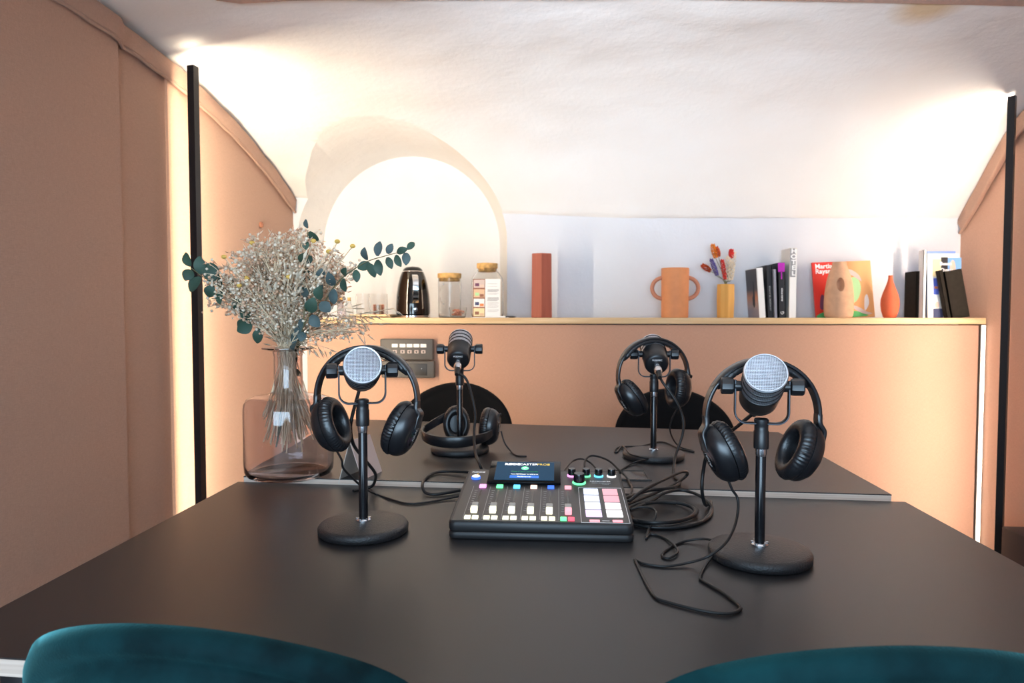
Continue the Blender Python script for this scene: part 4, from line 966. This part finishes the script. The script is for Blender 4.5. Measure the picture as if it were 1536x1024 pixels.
for zz, n_l, th in ((.150, 1, .0015), (.138, 1, .0010), (.124, 3, .0024), (.108, 2, .001), (.088, 4, .0024), (.066, 3, .001), (.052, 3, .001), (.034, 3, .001)):
    for q_ in range(n_l): box(bm, (.0285 + (.004 if q_ == n_l - 1 else 0) * -1, -.0008, zz - .0045 * q_), (.050 - .006 * (q_ == n_l - 1), .0003, th), LM)
mk('text_lines', bm, 'labelgrey', o, smooth=False)
o = empty('paper_stack', (sx_(735, 3.01), 3.005, Z), R(4), 'thin stack of white papers lying at the foot of the leaflet', 'papers')
bm = B(); box(bm, (0, 0, .0012), (.165, .0045 + .02, .0024), bev=.0004); mk('sheets', bm, 'white', o)
p0 = Vector((sx_(765, 3.005), 3.003, Z + .004)); o = empty('ballpoint_pen', p0, R(8), 'pen with a black tip lying on the shelf edge beside the papers', 'pen')
bm = B(); lathe(bm, [(0, -.020), (.0035, -.020), (.004, -.018), (.004, .012), (.0025, .022), (.0008, .028), (0, .028)], 16, Ry(R(90))); mk('tip', bm, 'coverblack', o)
bm = B(); lathe(bm, [(0, -.105), (.0038, -.105), (.004, -.10), (.004, -.020), (0, -.020)], 16, Ry(R(90))); mk('barrel', bm, 'white', o)
# hexagonal vase
o = empty('hexagonal_vase', (sx_(812.5, 3.05), 3.05, Z), R(9), 'tall dark red hexagonal vase on the shelf', 'vase')
def hexring(bm, rx, z, n=6, rot=0, tw=0): return [bm.verts.new((rx * math.cos(2 * PI * k / n + rot), rx * math.sin(2 * PI * k / n + rot), z)) for k in range(n)]
def nprism(bm, lv, n=6, rot=0):
    rings = [hexring(bm, r, z, n, rot) for r, z in lv]
    for a, b in zip(rings, rings[1:]):
        for k in range(n): bm.faces.new((a[k], a[(k + 1) % n], b[(k + 1) % n], b[k]))
    bm.faces.new(rings[0][::-1]); bm.faces.new(rings[-1])
bm = B(); nprism(bm, [(.050, 0), (.0525, .003), (.0505, .15), (.0495, .281), (.047, .284), (.037, .284), (.036, .15), (.036, .03)], 6, R(22)); mk('vase_body', bm, 'terrahex', o, smooth=False)
# two-handled orange vase
o = empty('handled_vase', (sx_(1012, 3.06), 3.06, Z), 0, 'orange cylindrical vase with two ring handles on the shelf', 'vase')
bm = B(); lathe(bm, [(0, 0), (.056, 0), (.0585, .003), (.0600, .215), (.0585, .218), (.055, .216), (.053, .02), (0, .018)], 64); mk('vase_body', bm, 'orange', o)
for s in (-1, 1):
    bm = B(); pts = [(s * (.050 + .050 * math.cos(a)), -.004, .130 + .0465 * math.sin(a)) for a in [R(-100) + R(200) * k / 28 for k in range(29)]]
    tube(bm, pts, .0088, 14); mk('handle', bm, 'orange2', o)
# ochre faceted vase with dried stems
wv = Vector((sx_(1088.5, 3.06), 3.06, Z)); o = empty('faceted_vase', wv, R(5), 'ochre faceted wooden vase with a small dried bouquet', 'vase')
bm = B(); nprism(bm, [(.035, 0), (.0365, .003), (.0385, .080), (.0375, .144), (.036, .147), (.026, .147), (.025, .02)], 7, R(10)); mk('vase_body', bm, 'ochre', o, smooth=False)
def ins(px, py, dy=0): return aty(px, py, 3.06 + dy)
wn = wv + Vector((0, 0, .145))
def tail(px, py, px0, py0, m, label, w=.014, kind='bunny_tail_stem'):
    a = ins(px0, py0); b = ins(px, py); bm = B(); tube(bm, catmull([wv + Vector((0, 0, .05)), wn + (a - wn) * .12 + Vector((0, 0, .004)), a, (a + b) / 2], 5), .0012, 5)
    o = mk(kind, bm, 'greenstem', None, ang=80); tag(o, label, 'dried flower')
    bm = B(); d = b - a; NB = 46
    for k in range(NB):
        t = k / NB; ph = k * 2.4; rr_ = w * math.sin(PI * (.12 + .82 * t)) * .75
        sd_ = d.cross(Vector((0, 1, 0))).normalized(); y_ = d.normalized().cross(sd_)
        rad = sd_ * math.cos(ph) + y_ * math.sin(ph)
        octa(bm, a + d * t + rad * rr_ * .6, d.normalized() * 1.1 + rad * .8, .014, .0050)
    mk('flower_head', bm, m, o, ang=80); return o
tail(1069, 368, 1074, 388, 'tail_orange', 'tallest orange bunny tail in the ochre vase')
tail(1077, 383, 1072, 372, 'tail_rust', 'dark orange bunny tail just right of the tallest one in the ochre vase') if False else tail(1074, 372, 1078, 386, 'tail_rust', 'rust orange bunny tail beside the tallest one in the ochre vase')
tail(1054, 398, 1067, 407, 'tail_rust', 'rust bunny tail leaning far left out of the ochre vase')
tail(1067, 390, 1076, 414, 'lavender', 'purple lavender spike in the ochre vase', .009, 'lavender_stem')
tail(1097, 376, 1097, 388, 'tail_red', 'bright red bunny tail at the top right in the ochre vase', .012)
tail(1083, 391, 1088, 420, 'tail_red', 'string of small red flowers in the middle of the ochre vase', .008, 'red_flower_stem')
for i, (px, py, lb) in enumerate(((1092, 386, 'cream grass plume left of the red bunny tail in the ochre vase'), (1101, 378, 'cream grass plume at the right edge of the ochre vase'), (1097, 392, 'short cream grass plume low in the ochre vase'))):
    tail(px, py, 1092 + 2 * i, 421, 'oat', lb, .020, 'grass_plume')
# books
def book(px, y, w, h, d, m, label, tilt=0, rz=0, spine=None, z=Z, pages=True, m2=None, cat='book', nm='book'):
    o = empty(nm, (sx_(px, y), y, z), rz, label, cat, 'books on the shelf'); TM = Ry(R(tilt)); t = .0022
    bm = B(); box(bm, (0, t / 2, h / 2), (w, t, h), TM); box(bm, (-w / 2 + t / 2, d / 2, h / 2), (t, d, h), TM); box(bm, (w / 2 - t / 2, d / 2, h / 2), (t, d, h), TM)
    mk('cover', bm, m, o, smooth=False)
    bm = B(); box(bm, (0, d / 2, h / 2), (w - 2 * t, d - 2 * t - .002, h - .006), TM); mk('pages', bm, m2 or 'paper', o, smooth=False)
    return o, TM
VT = lambda TM, x, z: TM @ T(x, -.0006, z) @ Rx(R(90))            # faces -Y
UPT = lambda TM, x, z: TM @ T(x, -.0006, z) @ Rx(R(90)) @ Rz(R(90))
DNT = lambda TM, x, z: TM @ T(x, -.0006, z) @ Rx(R(90)) @ Rz(R(-90))
o, TM = book(1144, 3.03, .028, .217, .145, 'white', 'white spined book with a dusk photograph on its cover, left end of its row', -4.5, rz=R(3))
bm = B(); box(bm, (-.0143, .073, .108), (.0008, .142, .214), TM); mk('cover_photo', bm, 'dusk', o, smooth=False)
bm = B(); poly_prism(bm, [(x * 1.6 + .05, z) for x, z in [(-.004, .16), (.004, .16), (.005, .10), (.013, .09), (.011, .06), (.003, .045), (-.006, .055), (-.008, .09)]], 0, .0006, TM @ T(-.0154, 0, 0) @ Matrix(((0, 0, 1, 0), (1, 0, 0, 0), (0, 1, 0, 0), (0, 0, 0, 1)))); mk('figure_print', bm, 'coverblack', o, smooth=False)
o, TM = book(1156, 3.035, .024, .228, .15, 'coverblack', 'black book with small white spine title, leaning beside the dusk photograph book', -3, m2='coverblack')
text('lettering', 'LES PASSIONS  DE LA MODE', .0085, o, UPT(TM, .001, .085), 'grey_ink')
o, TM = book(1164, 3.028, .014, .210, .15, 'greycover', 'thin grey book between two black books', -2.5)
o, TM = book(1173.5, 3.03, .028, .238, .15, 'coverblack', 'black book with a magenta top to its spine', -2, m2='coverblack')
bm = B(); box(bm, (0, -.0006, .218), (.0282, .001, .040), TM); box(bm, (.0, -.0006, .185), (.005, .001, .036), TM); mk('magenta_band', bm, 'magenta', o, smooth=False)
text('lettering', 'double vintage', .0095, o, UPT(TM, 0, .100), 'white_ink', bold=.0002)
text('lettering', 'G', .020, o, UPT(TM, .001, .022), 'white_ink')
o, TM = book(1188.5, 3.025, .028, .300, .115, 'hotel', 'tallest cream book with HOTEL in white letters down its spine', 0)
bm = B(); box(bm, (0, -.0005, .147), (.0284, .0012, .294), TM); mk('spine_white', bm, 'white', o, smooth=False)
bm = B(); box(bm, (-.002, -.0014, .237), (.022, .0008, .122), TM); mk('spine_label', bm, 'labelgrey', o, smooth=False)
for j, ch in enumerate('HOTEL'): text('lettering', ch, .026, o, TM @ T(.001, -.0022, .286 - .0238 * j) @ Rx(R(90)), 'white_ink', bold=.0010, sx=1.15)
# magazine cover with a plain colour composition
mgx = (sx_(1226, 3.10) + sx_(1311, 3.10)) / 2
o = empty('art_magazine', (mgx, 3.105, Z), R(0), 'square orange and red magazine leaning behind the peach vase', 'magazine', 'books on the shelf'); TM = Rx(R(-9)) @ Ry(R(-2.0)); w = .252
bm = B(); box(bm, (0, 0, w / 2), (w, .008, w), TM); mk('cover', bm, 'magprint', o, smooth=False)
def blob(name, pts, m, h=.0044):
    bm = B(); poly_prism(bm, [(p_.x, p_.y) for p_ in catmull([(x, z, 0) for x, z in pts], 5, True)], 0, .0005, TM @ T(0, -h, 0) @ Rx(R(90))); mk(name, bm, m, o, smooth=False)
blob('green_shape', [(.02, .06), (.055, .075), (.075, .12), (.07, .165), (.045, .18), (.02, .16), (.01, .11)], 'greenprint', .0045)
blob('pale_shape', [(.0, .21), (.035, .215), (.07, .19), (.08, .16), (.06, .175), (.03, .195)], 'pinkpaper', .0050)
blob('pale_shape', [(.03, .055), (.05, .03), (.09, .012), (.115, .015), (.09, .025), (.06, .045)], 'pinkpaper', .0050)
blob('white_shape', [(.085, .03), (.105, .06), (.10, .10), (.088, .085)], 'white', .0047)
blob('green_base', [(-.115, .003), (-.085, .03), (-.02, .032), (.05, .028), (.09, .004)], 'dkgreenprint', .0042)
blob('plum_shape', [(-.105, .045), (-.085, .045), (-.085, .10), (-.098, .10)], 'plumprint', .0044)
text('lettering', 'Martial', .029, o, TM @ T(-.114, -.0046, .233) @ Rx(R(90)), 'white_ink', align='LEFT', bold=.0008); text('lettering', 'Raysse', .029, o, TM @ T(-.114, -.0046, .210) @ Rx(R(90)), 'white_ink', align='LEFT', bold=.0008)
# peach vase with a hollow
bm = B(); lathe(bm, [(0, 0), (.048, 0), (.056, .008), (.0590, .035), (.0590, .075), (.0555, .120), (.0495, .160), (.0415, .192), (.0330, .214), (.0285, .228), (.0285, .238), (.0245, .240), (.022, .225), (0, .220)], 72)
pv = mk('hollow_vase', bm, 'peach', None, ang=60); pv.location = (sx_(1257, 3.04), 3.035, Z)
bm = B(); bmesh.ops.create_uvsphere(bm, u_segments=28, v_segments=18, radius=1, matrix=T(pv.location.x - .013, pv.location.y - .056, Z + .142) @ Matrix.Diagonal((.0150, .040, .030, 1))); ct = mk('cutter', bm, 'peach')
bpy.context.view_layer.update(); bool_cut(pv, ct); bpy.data.objects.remove(ct)
pv.data.set_sharp_from_angle(angle=R(50)); tag(pv, 'peach clay vase with a dark hollow in its side, in front of the magazine', 'vase')
# red teardrop vase
bm = B(); lathe(bm, [(0, 0), (.021, 0), (.026, .006), (.0335, .030), (.0370, .056), (.0355, .080), (.0285, .106), (.0190, .132), (.0115, .155), (.0085, .172), (.0090, .181), (.0060, .182), (.0055, .170), (0, .160)], 64)
tag(mk('teardrop_vase', bm, 'red', None, ang=60), 'brick red teardrop vase right of the orange magazine', 'vase').location = (sx_(1334.5, 3.04), 3.04, Z)
# right-hand books
o, TM = book(1378.5, 3.06, .028, .201, .10, 'charcoal', 'dark charcoal book standing left of the white magazines', 0)
o, TM = book(1385.8, 3.03, .013, .288, .04, 'white', 'white magazine edge on, left of the blue one', 0)
def mag(px0, px1, y, h, m, label, rz, tilt=-3):
    x0, x1 = sx_(px0, y), sx_(px1, y); w = x1 - x0
    o = empty('magazine', ((x0 + x1) / 2, y, Z), rz, label, 'magazine', 'books on the shelf'); TM = Rx(R(tilt))
    bm = B(); box(bm, (0, 0, h / 2), (w, .006, h), TM); mk('cover', bm, m, o, smooth=False); return o, TM, w
o, TM, w = mag(1390, 1433, 3.075, .288, 'bluecover', 'pale blue magazine behind the white illustrated one', 0)
bm = B(); box(bm, (-w / 2 + .004, -.0035, .12), (.007, .0008, .10), TM); mk('cover_edge_print', bm, 'greenprint', o, smooth=False)
o, TM, w = mag(1391, 1437, 3.055, .276, 'white', 'white illustrated magazine behind the leaning notebooks', 0)
def pr(nm, x, z, sx, sz, m, h=.0034):
    bm = B(); box(bm, (x, -h, z), (sx, .0006, sz), TM); mk(nm, bm, m, o, smooth=False)
pr('printed_panel', -.025, .215, .036, .075, 'yellowprint'); pr('printed_panel', .006, .215, .028, .09, 'coverblack'); pr('printed_panel', .048, .210, .056, .095, 'skyprint')
pr('printed_panel', -.028, .135, .022, .07, 'blueprint'); pr('printed_panel', -.028, .13, .014, .01, 'orangeprint', .004); pr('printed_panel', -.020, .02, .040, .04, 'navyprint'); pr('printed_panel', .030, .06, .05, .12, 'navyprint')
bm = B(); poly_prism(bm, [(.040 + .012 * math.cos(a), .215 + .033 * math.sin(a)) for a in [2 * PI * k / 20 for k in range(20)]], 0, .0005, TM @ T(0, -.0040, 0) @ Rx(R(90))); mk('printed_figure', bm, 'skin', o, smooth=False)
bm = B(); poly_prism(bm, [(-.024 + .009 * math.cos(a), .055 + .014 * math.sin(a)) for a in [2 * PI * k / 20 for k in range(20)]], 0, .0005, TM @ T(0, -.0040, 0) @ Rx(R(90))); mk('printed_figure', bm, 'skin', o, smooth=False)
text('lettering', 'Beaux', .020, o, TM @ T(.012, -.0044, .232) @ Rx(R(90)), 'white_ink', bold=.0006); text('lettering', 'Quartz', .018, o, TM @ T(.016, -.0044, .206) @ Rx(R(90)), 'white_ink', bold=.0006)
for px, w_, lb in ((1424, .016, 'thin dark grey notebook, leftmost of the leaning pair'), (1442, .070, 'thick dark grey notebook leaning against the right wall')):
    o, TM = book(px, 3.012, w_, .205, .028, 'charcoal', lb, -11 if w_ < .02 else -11)
# ------------------------------------------------------------------ light
w_ = bpy.data.worlds.new('world'); SC.world = w_; w_.use_nodes = True
bg = w_.node_tree.nodes['Background']; bg.inputs[0].default_value = (.62, .74, 1, 1); bg.inputs[1].default_value = .6
def area(name, loc, rot, sx, sy, e, col):
    l = bpy.data.lights.new(name, 'AREA'); l.shape = 'RECTANGLE'; l.size = sx; l.size_y = sy; l.energy = e; l.color = col
    o = bpy.data.objects.new(name, l); COL.objects.link(o); o.location = loc; o.rotation_euler = rot; return o
area('window_daylight', (-.3, -1.7, 1.25), (R(100), 0, R(-5)), 2.4, 1.3, 98, (.56, .79, 1))
lo = area('ceiling_fill', (.25, -.35, 1.28), (R(90 + 23), 0, 0), 1.3, .5, 13.5, (.80, .89, 1)); lo.data.spread = R(52)  # unseen fill lamp added behind the camera to brighten the vault
SC.view_settings.view_transform = 'Standard'; SC.view_settings.look = 'None'; SC.view_settings.exposure = 0; SC.view_settings.gamma = 1
